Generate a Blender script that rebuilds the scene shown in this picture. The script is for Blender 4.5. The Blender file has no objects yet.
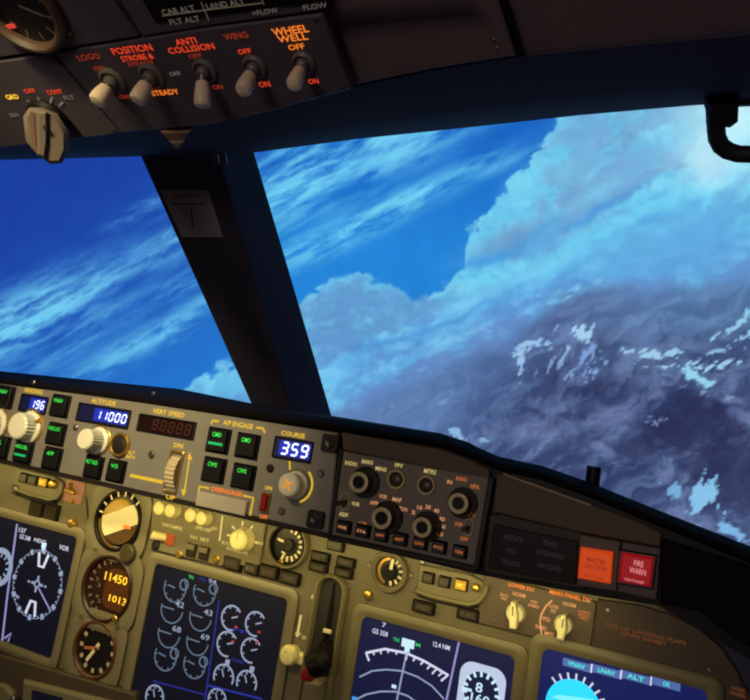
import bpy, math, random
import numpy as np
from mathutils import Matrix, Vector
random.seed(4)
C = bpy.context.scene.collection
PI = math.pi

# ------------------------------------------------------------------ camera calibration
F_PX = 650.0
EYE = np.array([0.5, 0.0, 1.25])
_L = np.array([-1150 - 375.0, 350 - 205.0, -F_PX]); _X = -_L / np.linalg.norm(_L)
_V = np.array([0.16, 1.0, 0.0]); _V[2] = -(_X[0] * _V[0] + _X[1] * _V[1]) / _X[2]; _V /= np.linalg.norm(_V)
_N = np.cross(_X, _V)
TILT = math.radians(15)
_Z = math.cos(TILT) * _V + math.sin(TILT) * _N
_F = -math.cos(TILT) * _N + math.sin(TILT) * _V
ROT = np.stack([_X, _F, _Z])           # world <- camera
def ray(x, y): return ROT @ np.array([x - 375.0, 350.0 - y, -F_PX])
def proj(p):
    q = ROT.T @ (np.asarray(p) - EYE)
    return 375 + F_PX * q[0] / -q[2], 350 - F_PX * q[1] / -q[2]

class Frame:                            # a flat panel in the cockpit: u to the right, v up the panel, n out of it
    def __init__(s, V, N, d):
        s.U = np.array([1.0, 0, 0]); s.V = np.array(V); s.N = np.array(N); s.O = EYE - s.N * d
    def at(s, x, y, n=0.0):
        r = ray(x, y); o = s.O + s.N * n
        p = EYE + r * (((o - EYE) @ s.N) / (r @ s.N))
        return (p - s.O) @ s.U, (p - s.O) @ s.V
    def world(s, u, v, n=0.0): return s.O + s.U * u + s.V * v + s.N * n
    def sz(s, x, y, w, h, n=0.0):
        u, v = s.at(x, y, n); a = np.array(proj(s.world(u, v, n)))
        du = np.linalg.norm(np.array(proj(s.world(u + .002, v, n))) - a) / .002
        dv = np.linalg.norm(np.array(proj(s.world(u, v + .002, n))) - a) / .002
        return w / du, h / dv
    def mat(s, u, v, n=0.0):
        m = Matrix.Identity(4)
        for i in range(3):
            m[i][0], m[i][1], m[i][2], m[i][3] = s.U[i], s.V[i], s.N[i], s.world(u, v, n)[i]
        return m
def tilted(t, d): t = math.radians(t); return Frame((0, math.sin(t), math.cos(t)), (0, -math.cos(t), math.sin(t)), d)
def slanted(t, d): t = math.radians(t); return Frame((0, -math.cos(t), math.sin(t)), (0, -math.sin(t), -math.cos(t)), d)
FA = tilted(15, .62)                    # main instrument panel
FB = tilted(15, .53)                    # glareshield face
FC = slanted(37, .34)                   # overhead panel
FL = slanted(37, .356)                  # ceiling liner
FW = slanted(45, .5)                    # windshield plane

# ------------------------------------------------------------------ materials
def lin(c): return tuple((x / 255 / 12.92) if x / 255 <= .04045 else ((x / 255 + .055) / 1.055) ** 2.4 for x in c)
MATS = {}
def mat(name, rgb, rough=.5, metal=0.0, emit=0.0, var=.12, scale=60, bump=0.0, spec=.5, ecol=None):
    if name in MATS: return MATS[name]
    m = bpy.data.materials.new(name); m.use_nodes = True; nt = m.node_tree; b = nt.nodes['Principled BSDF']
    col = (*lin(rgb), 1)
    b.inputs['Roughness'].default_value = rough; b.inputs['Metallic'].default_value = metal
    b.inputs['Specular IOR Level'].default_value = spec
    if emit:
        b.inputs['Base Color'].default_value = (*[x * .3 for x in col[:3]], 1)
        b.inputs['Emission Color'].default_value = (*lin(ecol or rgb), 1); b.inputs['Emission Strength'].default_value = emit
    else:
        tc = nt.nodes.new('ShaderNodeTexCoord'); nz = nt.nodes.new('ShaderNodeTexNoise')
        nz.inputs['Scale'].default_value = scale; nz.inputs['Detail'].default_value = 5
        nt.links.new(tc.outputs['Object'], nz.inputs['Vector'])
        mx = nt.nodes.new('ShaderNodeMix'); mx.data_type = 'RGBA'
        nt.links.new(nz.outputs['Fac'], mx.inputs[0])
        mx.inputs[6].default_value = (*[x * (1 - var) for x in col[:3]], 1)
        mx.inputs[7].default_value = (*[min(1, x * (1 + var)) for x in col[:3]], 1)
        nt.links.new(mx.outputs[2], b.inputs['Base Color'])
        if bump:
            bp = nt.nodes.new('ShaderNodeBump'); bp.inputs['Strength'].default_value = bump; bp.inputs['Distance'].default_value = .002
            n2 = nt.nodes.new('ShaderNodeTexNoise'); n2.inputs['Scale'].default_value = scale * 12
            nt.links.new(tc.outputs['Object'], n2.inputs['Vector']); nt.links.new(n2.outputs['Fac'], bp.inputs['Height'])
            nt.links.new(bp.outputs['Normal'], b.inputs['Normal'])
    MATS[name] = m; return m
PANEL = mat('khaki panel paint', (111, 103, 78), .5, bump=.15)
PANEL_EDGE = mat('panel edge paint', (119, 111, 84), .45)
MCP = mat('grey brown control panel paint', (132, 126, 116), .55, bump=.15)
EFIS = mat('dark grey brown panel paint', (124, 112, 98), .55, bump=.15)
OVER = mat('overhead panel paint', (80, 72, 82), .6, bump=.15)
LINER = mat('brown liner', (98, 82, 86), .75, bump=.25)
BEAM = mat('dark window frame vinyl', (62, 58, 74), .75, bump=.2, spec=.25)
GLARE = mat('black glareshield padding', (22, 18, 18), .8, bump=.3, scale=90, spec=.08)
FASCIA = mat('brown glareshield fascia', (92, 76, 58), .6, bump=.3, scale=120)
BLACK = mat('black plastic', (15, 13, 14), .5, spec=.2)
DARK = mat('dark brown plastic', (40, 33, 28), .5, spec=.3)
BTN = mat('black button cap', (24, 24, 24), .35)
IVORY = mat('ivory plastic', (250, 242, 214), .3)
CAPW = mat('off white toggle cap', (236, 214, 184), .4)
BONE = mat('aged white knob plastic', (96, 84, 76), .55)
GREYK = mat('grey knob plastic', (120, 112, 92), .45)
GOLD = mat('brass trim', (205, 165, 80), .3, .8)
STEEL = mat('dull steel', (150, 145, 135), .35, .9)
DSTEEL = mat('dark steel', (80, 76, 72), .4, .8)
OLIVE = mat('dark olive lamp lens', (46, 40, 22), .35)
OLIVE2 = mat('smoked lamp lens', (58, 49, 32), .35)
RED = mat('red plastic', (150, 20, 22), .4)
PAPER = mat('grey paper placard', (150, 138, 146), .8)
PRINT = mat('grey print', (60, 55, 55), .8)
GREYBAR = mat('grey latch bar', (190, 180, 158), .45)
SLOT = mat('gear slot lining', (38, 34, 26), .6)
BROWNDIAL = mat('brown dial face', (46, 26, 14), .4)
DIAL = mat('black dial face', (26, 22, 18), .35)
CREAM = mat('cream dial paint', (235, 222, 180), .5)
AMBERP = mat('amber dial paint', (190, 150, 50), .4)
GROUNDP = mat('brown ground dial paint', (84, 60, 26), .5)
def em(name, rgb, s=1.0): return mat(name, rgb, .5, emit=s)
L_RED = em('red backlit lettering', (255, 74, 40), .75)
L_RED2 = em('dim red backlit lettering', (180, 60, 36), .55)
L_ORG = em('orange backlit lettering', (255, 130, 40), 1.0)
L_AMB = em('amber lamp', (255, 200, 50), 1.3)
L_YEL = em('yellow backlit lettering', (250, 205, 60), .85)
L_YELB = em('yellow backlit line', (225, 185, 50), .8)
L_PALE = em('pale backlit lettering', (240, 215, 130), .65)
L_PINK = em('pale orange backlit lettering', (238, 165, 110), .7)
L_ORD = em('dim orange backlit lettering', (220, 120, 60), .65)
L_GRY = em('dim grey lettering', (150, 135, 120), .45)
L_BRN = em('dim brown lettering', (150, 80, 40), .4)
L_GRN = em('green lamp bar', (60, 240, 80), 1.0)
L_GRN2 = em('teal green lamp bar', (20, 190, 100), .8)
L_WHT = em('white segment digit', (225, 235, 255), 1.6)
D_BLUE = em('blue lit display window', (12, 14, 58), .8)
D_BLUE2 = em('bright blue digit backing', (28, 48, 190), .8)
D_DARK = mat('unlit display window', (34, 16, 14), .25)
D_SEG = mat('unlit red segment', (66, 34, 28), .4)
S_NAVY = em('dark navy screen', (17, 22, 62), .8)
S_NAVY2 = em('blue navy screen', (26, 27, 84), .6)
S_BLACK = em('near black screen', (12, 14, 34), .5)
S_PFD = em('deep blue screen', (12, 26, 92), .8)
Y_WHITE = em('white screen line', (205, 212, 240), .9)
Y_PALE = em('pale blue screen line', (150, 165, 200), .75)
Y_DIM = em('dim grey blue screen line', (100, 120, 148), .7)
Y_BLUE = em('blue screen line', (40, 50, 160), .8)
Y_LILAC = em('lilac screen line', (150, 148, 210), .8)
Y_GREEN = em('green screen mark', (50, 200, 110), .9)
Y_CYAN = em('bright cyan screen fill', (40, 215, 255), 1.0)
Y_GLOW = em('pale cyan screen fill', (190, 225, 245), 1.0)
Y_TEAL = em('teal screen text', (70, 240, 220), 1.0)
Y_CELL = em('slate blue screen cell', (84, 112, 180), .8)
Y_RED = em('red screen mark', (170, 50, 50), .8)
W_ORG = em('orange lit lens', (226, 74, 16), .66)
W_RED = em('red lit lens', (168, 8, 24), .6)
W_TXT = em('pink lit lettering', (240, 150, 150), .8)
W_DTXT = mat('dark lens lettering', (120, 30, 8), .5)
L_GLOWRED = em('faint red lamp lens', (200, 90, 60), .35)

# ------------------------------------------------------------------ mesh building
class MB:
    def __init__(s): s.v = []; s.f = []
    def add(s, v, f):
        b = len(s.v); s.v += [tuple(map(float, p)) for p in v]; s.f += [tuple(i + b for i in q) for q in f]; return s
    def prism(s, o, z0, z1, ch=0.0):
        n = len(o); A = sum(o[i][0] * o[(i + 1) % n][1] - o[(i + 1) % n][0] * o[i][1] for i in range(n))
        if A < 0: o = o[::-1]
        rings = [[(x, y, z0) for x, y in o]]
        if ch:
            ins = []
            for i in range(n):
                p, q, r = np.array(o[i - 1]), np.array(o[i]), np.array(o[(i + 1) % n])
                a = q - p; b = r - q
                na = np.array([-a[1], a[0]]) / (np.linalg.norm(a) + 1e-12); nb = np.array([-b[1], b[0]]) / (np.linalg.norm(b) + 1e-12)
                m = na + nb; m = m / max(1e-9, m @ m) * 2
                ins.append(q + m * ch)
            rings += [[(x, y, z1 - ch) for x, y in o], [(x, y, z1) for x, y in ins]]
        else: rings.append([(x, y, z1) for x, y in o])
        v = [p for r in rings for p in r]; f = [tuple(range(n))[::-1], tuple(range((len(rings) - 1) * n, len(rings) * n))]
        for k in range(len(rings) - 1):
            for i in range(n):
                j = (i + 1) % n; f.append((k * n + i, k * n + j, (k + 1) * n + j, (k + 1) * n + i))
        return s.add(v, f)
    def box(s, w, h, z0, z1, ch=0.0, x=0, y=0, r=0.0):
        return s.prism([(a + x, b + y) for a, b in rr(w, h, r)], z0, z1, ch)
    def ringp(s, o, i, z0, z1, ch=0.0):
        n = len(o); v = [(x, y, z0) for x, y in o] + [(x, y, z1 - ch) for x, y in o]
        k = .35 if ch else 0
        v += [(x + (a - x) * k, y + (b - y) * k, z1) for (x, y), (a, b) in zip(o, i)]
        v += [(a - (a - x) * k, b - (b - y) * k, z1) for (x, y), (a, b) in zip(o, i)]
        v += [(x, y, z1 - ch) for x, y in i] + [(x, y, z0) for x, y in i]
        f = [(k * n + q, k * n + (q + 1) % n, ((k + 1) % 6) * n + (q + 1) % n, ((k + 1) % 6) * n + q) for k in range(6) for q in range(n)]
        return s.add(v, f)
    def ring(s, ri, ro, z0, z1, seg=40, ch=0.0, x=0, y=0):
        return s.ringp([(x + a, y + b) for a, b in circ(ro, seg)], [(x + a, y + b) for a, b in circ(ri, seg)], z0, z1, ch)
    def lathe(s, prof, seg=36, x=0, y=0, flute=0.0):
        v = []; f = []; n = len(prof)
        for r, z in prof:
            for i in range(seg):
                a = 2 * PI * i / seg; q = r * (1 - flute * (i % 2) * (r > 0))
                v.append((x + q * math.cos(a), y + q * math.sin(a), z))
        for k in range(n - 1):
            for i in range(seg): f.append((k * seg + i, k * seg + (i + 1) % seg, (k + 1) * seg + (i + 1) % seg, (k + 1) * seg + i))
        f.append(tuple(range(seg))[::-1]); f.append(tuple(range((n - 1) * seg, n * seg)))
        return s.add(v, f)
    def cyl(s, r, z0, z1, seg=32, ch=None, x=0, y=0, flute=0.0):
        ch = min(r, z1 - z0) * .18 if ch is None else ch
        return s.lathe([(r, z0), (r, z1 - ch), (r - ch, z1)], seg, x, y, flute)
    def strip(s, pts, w, z, closed=False):
        pts = [np.array(p, float) for p in pts]; n = len(pts); v = []; f = []
        for i in range(n):
            a = pts[i - 1] if (i or closed) else pts[i]; b = pts[(i + 1) % n] if (i < n - 1 or closed) else pts[i]
            d = b - a; d /= np.linalg.norm(d) + 1e-12; q = np.array([-d[1], d[0]]) * w / 2
            v += [(*(pts[i] + q), z), (*(pts[i] - q), z)]
        for i in range(n if closed else n - 1):
            j = (i + 1) % n; f.append((2 * i + 1, 2 * j + 1, 2 * j, 2 * i))
        return s.add(v, f)
    def arc(s, r, a0, a1, w, z, x=0, y=0, n=40):
        return s.strip([(x + r * math.cos(math.radians(a0 + (a1 - a0) * i / n)), y + r * math.sin(math.radians(a0 + (a1 - a0) * i / n))) for i in range(n + 1)], w, z)
    def ticks(s, r0, r1, angs, w, z, x=0, y=0):
        for a in angs:
            c, q = math.cos(math.radians(a)), math.sin(math.radians(a)); s.strip([(x + r0 * c, y + r0 * q), (x + r1 * c, y + r1 * q)], w, z)
        return s
    def tube(s, path, rad, seg=14):
        path = [np.array(p, float) for p in path]; n = len(path); rad = rad if isinstance(rad, (list, tuple)) else [rad] * n
        v = []; f = []; up = np.array([0.13, 0.37, 0.92])
        for i in range(n):
            t = path[min(i + 1, n - 1)] - path[max(i - 1, 0)]; t /= np.linalg.norm(t) + 1e-12
            a = np.cross(t, up); a /= np.linalg.norm(a); b = np.cross(t, a)
            for k in range(seg):
                q = 2 * PI * k / seg; v.append(path[i] + rad[i] * (math.cos(q) * a + math.sin(q) * b))
        for i in range(n - 1):
            for k in range(seg): f.append((i * seg + k, i * seg + (k + 1) % seg, (i + 1) * seg + (k + 1) % seg, (i + 1) * seg + k))
        f += [tuple(range(seg))[::-1], tuple(range((n - 1) * seg, n * seg))]
        return s.add(v, f)
    def mesh(s, name, m, smooth=True):
        me = bpy.data.meshes.new(name); me.from_pydata(s.v, [], s.f); me.update()
        import bmesh
        b = bmesh.new(); b.from_mesh(me); bmesh.ops.recalc_face_normals(b, faces=b.faces); b.to_mesh(me); b.free()
        me.materials.append(m)
        if smooth:
            me.polygons.foreach_set('use_smooth', [True] * len(me.polygons)); me.set_sharp_from_angle(angle=math.radians(35))
        return me
def rr(w, h, r=0.0, k=5):
    r = min(r, w / 2, h / 2)
    if r <= 0: return [(-w / 2, -h / 2), (w / 2, -h / 2), (w / 2, h / 2), (-w / 2, h / 2)]
    o = []
    for cx, cy, a in ((1, -1, -90), (1, 1, 0), (-1, 1, 90), (-1, -1, 180)):
        for i in range(k + 1):
            q = math.radians(a + 90 * i / k); o.append((cx * (w / 2 - r) + r * math.cos(q), cy * (h / 2 - r) + r * math.sin(q)))
    return o
def circ(r, n=40): return [(r * math.cos(2 * PI * i / n), r * math.sin(2 * PI * i / n)) for i in range(n)]

TXT = {}
def text_geo(st):
    if st not in TXT:
        cu = bpy.data.curves.new('t', 'FONT'); cu.body = st; cu.align_x = 'CENTER'; cu.resolution_u = 2; cu.offset = .012; cu.space_line = .95
        ob = bpy.data.objects.new('t', cu); me = bpy.data.meshes.new_from_object(ob)
        v = np.array([x.co[:] for x in me.vertices]); f = [tuple(p.vertices) for p in me.polygons]
        lo, hi = v.min(0), v.max(0); v = (v - (lo + hi) / 2) / np.maximum(hi - lo, 1e-6)
        TXT[st] = (v[:, :2], f); bpy.data.objects.remove(ob); bpy.data.curves.remove(cu); bpy.data.meshes.remove(me)
    return TXT[st]
def text_mb(mb, st, w, h, x=0, y=0, z=0):
    v, f = text_geo(st); return mb.add([(x + a * w, y + b * h, z) for a, b in v], f)
SEG = {'0': 'abcdef', '1': 'bc', '2': 'abged', '3': 'abgcd', '4': 'fgbc', '5': 'afgcd', '6': 'afgedc', '7': 'abc', '8': 'abcdefg', '9': 'abcdfg'}
def digits_mb(mb, st, w, h, z=0.0):        # slanted seven-segment figures, centred
    n = len(st); p = w / n; dw = p * .58; t = p * .17
    for i, ch in enumerate(st):
        x = -w / 2 + p * (i + .5); a, b = dw / 2, h / 2
        P = {'a': ((-a, b), (a, b)), 'g': ((-a, 0), (a, 0)), 'd': ((-a, -b), (a, -b)), 'f': ((-a, 0), (-a, b)), 'b': ((a, 0), (a, b)), 'e': ((-a, -b), (-a, 0)), 'c': ((a, -b), (a, 0))}
        for sname in SEG[ch]:
            (x0, y0), (x1, y1) = P[sname]; g = .09
            q = [(x + u + v * .13, v) for u, v in ((x0 + (x1 - x0) * g, y0 + (y1 - y0) * g), (x0 + (x1 - x0) * (1 - g), y0 + (y1 - y0) * (1 - g)))]
            mb.strip(q, t, z)
    return mb

# ------------------------------------------------------------------ things and parts
ABS = {}
def props(o, label=None, cat=None, group=None, kind=None):
    for k, v in (('label', label), ('category', cat), ('group', group), ('kind', kind)):
        if v: o[k] = v
    return o
class Thing:                             # an Empty on its panel that parents its parts
    def __init__(s, name, fr, x, y, label, cat, group=None, n=0.0):
        s.fr = fr; s.u, s.v = fr.at(x, y, n); s.n = n
        s.o = bpy.data.objects.new(name, None); s.o.empty_display_size = .01; C.objects.link(s.o)
        s.o.matrix_world = fr.mat(s.u, s.v, n); props(s.o, label, cat, group); ABS[s.o] = (s.u, s.v, n)
    def part(s, name, mb, m, x=None, y=None, n=0.0, parent=None, rot=0.0, label=None, uv=None, smooth=True, kind=None):
        """a mesh whose origin lies under photograph point x, y at height n above the thing's panel; n is absolute"""
        me = mb if isinstance(mb, bpy.types.Mesh) else mb.mesh(name, m, smooth)
        o = bpy.data.objects.new(name, me); C.objects.link(o)
        u, v = uv if uv else ((s.u, s.v) if x is None else s.fr.at(x, y, n))
        p = parent or s.o; pu, pv, pn = ABS[p]
        o.parent = p; o.location = (u - pu, v - pv, n - pn); o.rotation_euler = (0, 0, rot); ABS[o] = (u, v, n)
        return props(o, label, None, None, kind)
    def sz(s, x, y, w, h, n=0.0): return s.fr.sz(x, y, w, h, n)
    def legend(s, st, x, y, w, h, m, n=.0006, parent=None, name='legend', label=None):
        a, b = s.sz(x, y, w, h, n); return s.part(name, text_mb(MB(), st, a, b), m, x, y, n, parent, label=label, smooth=False)
    def poly(s, pts, n=0.0):             # outline through photograph points, in coordinates about the thing's origin
        return [(u - s.u, v - s.v) for u, v in (s.fr.at(x, y, n) for x, y in pts)]
    def plate(s, name, pts, m, n0, n1, ch=.001, parent=None, label=None):
        o = s.part(name, MB().prism(s.poly(pts, n1), n0, n1, ch), m, uv=(s.u, s.v), n=0.0, label=label); return o
    def line(s, name, pts, wpx, m, n=.0006, parent=None, closed=False):
        w = s.sz(*pts[0], wpx, wpx, n)[0]
        return s.part(name, MB().strip(s.poly(pts, n), w, 0, closed), m, uv=(s.u, s.v), n=n, parent=parent, smooth=False)
    def screw(s, x, y, rpx, n=0.0, m=None, name='screw'):
        r = s.sz(x, y, rpx, rpx, n)[0]
        mb = MB().lathe([(r, 0), (r, r * .35), (r * .7, r * .6), (r * .25, r * .6), (r * .2, r * .4)], 16)
        return s.part(name, mb, m or STEEL, x, y, n)
def struct(name, mb, m, parent=None, smooth=True):
    o = bpy.data.objects.new(name, mb.mesh(name, m, smooth)); C.objects.link(o)
    if parent: o.parent = parent
    else: o['kind'] = 'structure'
    return o
def solo(name, mb, m, label, cat, group=None, origin=None):     # a thing that is one mesh, in world coordinates
    me = mb.mesh(name, m)
    o = bpy.data.objects.new(name, me); C.objects.link(o); return props(o, label, cat, group)

# shared kinds of part ------------------------------------------------
def push_button(t, x, y, w, h, n, bars=(), txt=None, tm=None, name='push_button', cap=BTN):
    a, b = t.sz(x, y, w, h, n)
    fr_ = t.part(name, MB().ringp(rr(a * 1.0, b * 1.0, .001), rr(a * .84, b * .86, .001), 0, .002, .0006), BLACK, x, y, n)
    c = t.part('button_cap', MB().box(a * .82, b * .84, 0, .0045, .0008, r=.0008), cap, uv=ABS[fr_][:2], n=n + .0004, parent=fr_)
    for dy, ww, hh, m in bars:
        t.part('lamp_bar', MB().box(a * ww, b * hh, 0, .0004), m, uv=(ABS[fr_][0], ABS[fr_][1] + b * dy), n=n + .005, parent=c, smooth=False)
    if txt:
        lines = txt.count('\n') + 1
        t.part('legend', text_mb(MB(), txt, a * .6, b * .22 * lines), tm, uv=ABS[fr_][:2], n=n + .0052, parent=c, smooth=False)
    return fr_
def knob(t, x, y, rpx, h, n=0.0, m=IVORY, base=GOLD, skirt=1.3, face=None, name='knob', flute=.06, face_ring=None, label=None):
    r = t.sz(x, y, rpx, rpx, n)[0]
    k = t.part(name, MB().lathe([(r * skirt, 0), (r * skirt, .002), (r * 1.02, .004), (r, h * .35), (r, h - .0015), (r * .86, h), (r * .5, h)], 48, flute=flute), m, x, y, n, label=label)
    t.part('skirt', MB().ring(r * skirt * 1.0, r * skirt * 1.14, 0, .0015, 48, .0005), base, uv=ABS[k][:2], n=n, parent=k)
    if face: t.part('knob_face', MB().cyl(r * .55, 0, .0008), face, uv=ABS[k][:2], n=n + h, parent=k)
    if face_ring: t.part('face_ring', MB().ring(r * .62, r * .98, 0, .0012, 40, .0004), face_ring, uv=ABS[k][:2], n=n + h - .0002, parent=k)
    return k
def ring_button(t, x, y, rpx, n=0.0, rim=GOLD, cap=DARK):
    r = t.sz(x, y, rpx, rpx, n)[0]
    b = t.part('round_push_button', MB().ring(r * .74, r, 0, .004, 40, .001), rim, x, y, n)
    t.part('button_cap', MB().lathe([(r * .72, 0), (r * .7, .003), (r * .5, .004), (r * .2, .0045)], 32), cap, uv=ABS[b][:2], n=n, parent=b)
    return b
def toggle(t, bx, by, tx, ty, h, rb, rc, n=0.0, capm=CAPW, name='toggle_switch', oval=None):
    """a bat switch: bushing at bx, by on the panel, its tip at tx, ty at height h"""
    r = t.sz(bx, by, rb, rb, n)[0]; c = t.sz(bx, by, rc, rc, n)[0]
    b = t.part(name, MB().lathe([(r, 0), (r, .0015), (r * .8, .003), (r * .72, .0015)], 40).lathe([(r * .5, 0), (r * .5, .005), (r * .34, .0065)], 24), mat('grey bushing paint', (112, 104, 98), .4), bx, by, n)
    u0, v0, _ = ABS[b]; u1, v1 = t.fr.at(tx, ty, h)
    d = np.array([u1 - u0, v1 - v0, h - n - .004]); L = np.linalg.norm(d); p = np.array([0, 0, .004])
    t.part('lever', MB().tube([p, p + d * .5], c * .5), STEEL, uv=(u0, v0), n=n, parent=b)
    prof = [(.22, .5), (.26, .76), (.45, .88), (.7, .98), (.88, .98), (.96, .8), (1.0, .4)]
    t.part('bat_cap', MB().tube([p + d * q for q, _ in prof], [c * w for _, w in prof], 20), capm, uv=(u0, v0), n=n, parent=b)
    return b
def wing_knob(t, x, y, rpx, h, ang, n=0.0, m=IVORY, name='selector_knob', slot=True, wing=1.25):
    r = t.sz(x, y, rpx, rpx, n)[0]
    k = t.part(name, MB().lathe([(r, 0), (r, .002), (r * .9, .004), (r * .82, h * .4), (r * .3, h * .42)], 40), m, x, y, n, rot=ang)
    o = [(-r * .34, -r * wing), (r * .34, -r * wing), (r * .42, 0), (r * .2, r * wing * 1.1), (-r * .2, r * wing * 1.1), (-r * .42, 0)]
    w = t.part('grip', MB().prism(o, 0, h, r * .14), m, uv=ABS[k][:2], n=n, parent=k)
    if slot: t.part('pointer_line', MB().box(r * .1, r * .9, 0, .0005, y=r * .5), BLACK, uv=ABS[k][:2], n=n + h, parent=k)
    return k
def lamp(t, x, y, w, h, n=0.0, m=OLIVE, txt=None, tm=None, name='annunciator_lamp'):
    a, b = t.sz(x, y, w, h, n)
    o = t.part(name, MB().box(a, b, 0, .004, .0008, r=.0012), BLACK, x, y, n)
    l = t.part('lens', MB().box(a * .84, b * .78, 0, .0015, .0004), m, uv=ABS[o][:2], n=n + .004, parent=o)
    if txt: t.part('legend', text_mb(MB(), txt, a * .6, b * .38), tm, uv=ABS[o][:2], n=n + .0057, parent=o, smooth=False)
    return o

# ------------------------------------------------------------------ camera and render look
sc = bpy.context.scene
cd = bpy.data.cameras.new('camera'); cam = bpy.data.objects.new('camera', cd); C.objects.link(cam)
cd.sensor_width = 36; cd.sensor_fit = 'HORIZONTAL'; cd.lens = F_PX / 750 * 36; cd.clip_start = .01
m4 = Matrix.Identity(4)
for i in range(3):
    for j in range(3): m4[i][j] = ROT[i][j]
    m4[i][3] = EYE[i]
cam.matrix_world = m4; sc.camera = cam
sc.view_settings.view_transform = 'Standard'; sc.view_settings.look = 'None'; sc.view_settings.exposure = 0; sc.view_settings.gamma = 1
sc.cycles.filter_width = 2.1; sc.cycles.use_denoising = True
sc.cycles.max_bounces = 6; sc.cycles.caustics_reflective = False; sc.cycles.caustics_refractive = False; sc.cycles.sample_clamp_indirect = 3
w = bpy.data.worlds.new('ambient fill'); w.use_nodes = True; w.node_tree.nodes['Background'].inputs[0].default_value = (.030, .022, .026, 1); sc.world = w  # dim even ambient, added to lift the dark areas

# ------------------------------------------------------------------ the projected picture outside
def hsh(ix, iy, s):
    h = (ix * 374761393 + iy * 668265263 + s * 974634777) & 0xFFFFFFFF
    h = ((h ^ (h >> 13)) * 1274126177) & 0xFFFFFFFF
    return ((h ^ (h >> 16)) & 0xFFFF) / 65535.0
def vnoise(x, y, s):
    ix = np.floor(x).astype(np.int64); iy = np.floor(y).astype(np.int64); fx = x - ix; fy = y - iy
    fx = fx * fx * fx * (fx * (fx * 6 - 15) + 10); fy = fy * fy * fy * (fy * (fy * 6 - 15) + 10)
    a, b, c, d = hsh(ix, iy, s), hsh(ix + 1, iy, s), hsh(ix, iy + 1, s), hsh(ix + 1, iy + 1, s)
    return (a * (1 - fx) + b * fx) * (1 - fy) + (c * (1 - fx) + d * fx) * fy
def fbm(x, y, s, o=5, g=.52):
    t = 0; a = 1; n = 0
    for k in range(o):
        t = t + a * vnoise(x, y, s + k * 17); n += a; a *= g; x, y = x * 2.03 + 5.1, y * 2.03 + 3.7
    return t / n
def sst(a, b, x):
    t = np.clip((x - a) / (b - a), 0, 1); return t * t * (3 - 2 * t)
def mixc(a, b, t): return a + (np.asarray(b, float) - a) * t[..., None]
def billow(x, y, sd, o=4):
    t = 0; a = 1; n = 0
    for k in range(o):
        t = t + a * np.abs(2 * vnoise(x, y, sd + k * 13) - 1); n += a; a *= .55; x, y = x * 2.1 + 3.3, y * 2.1 + 7.9
    return t / n
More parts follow.
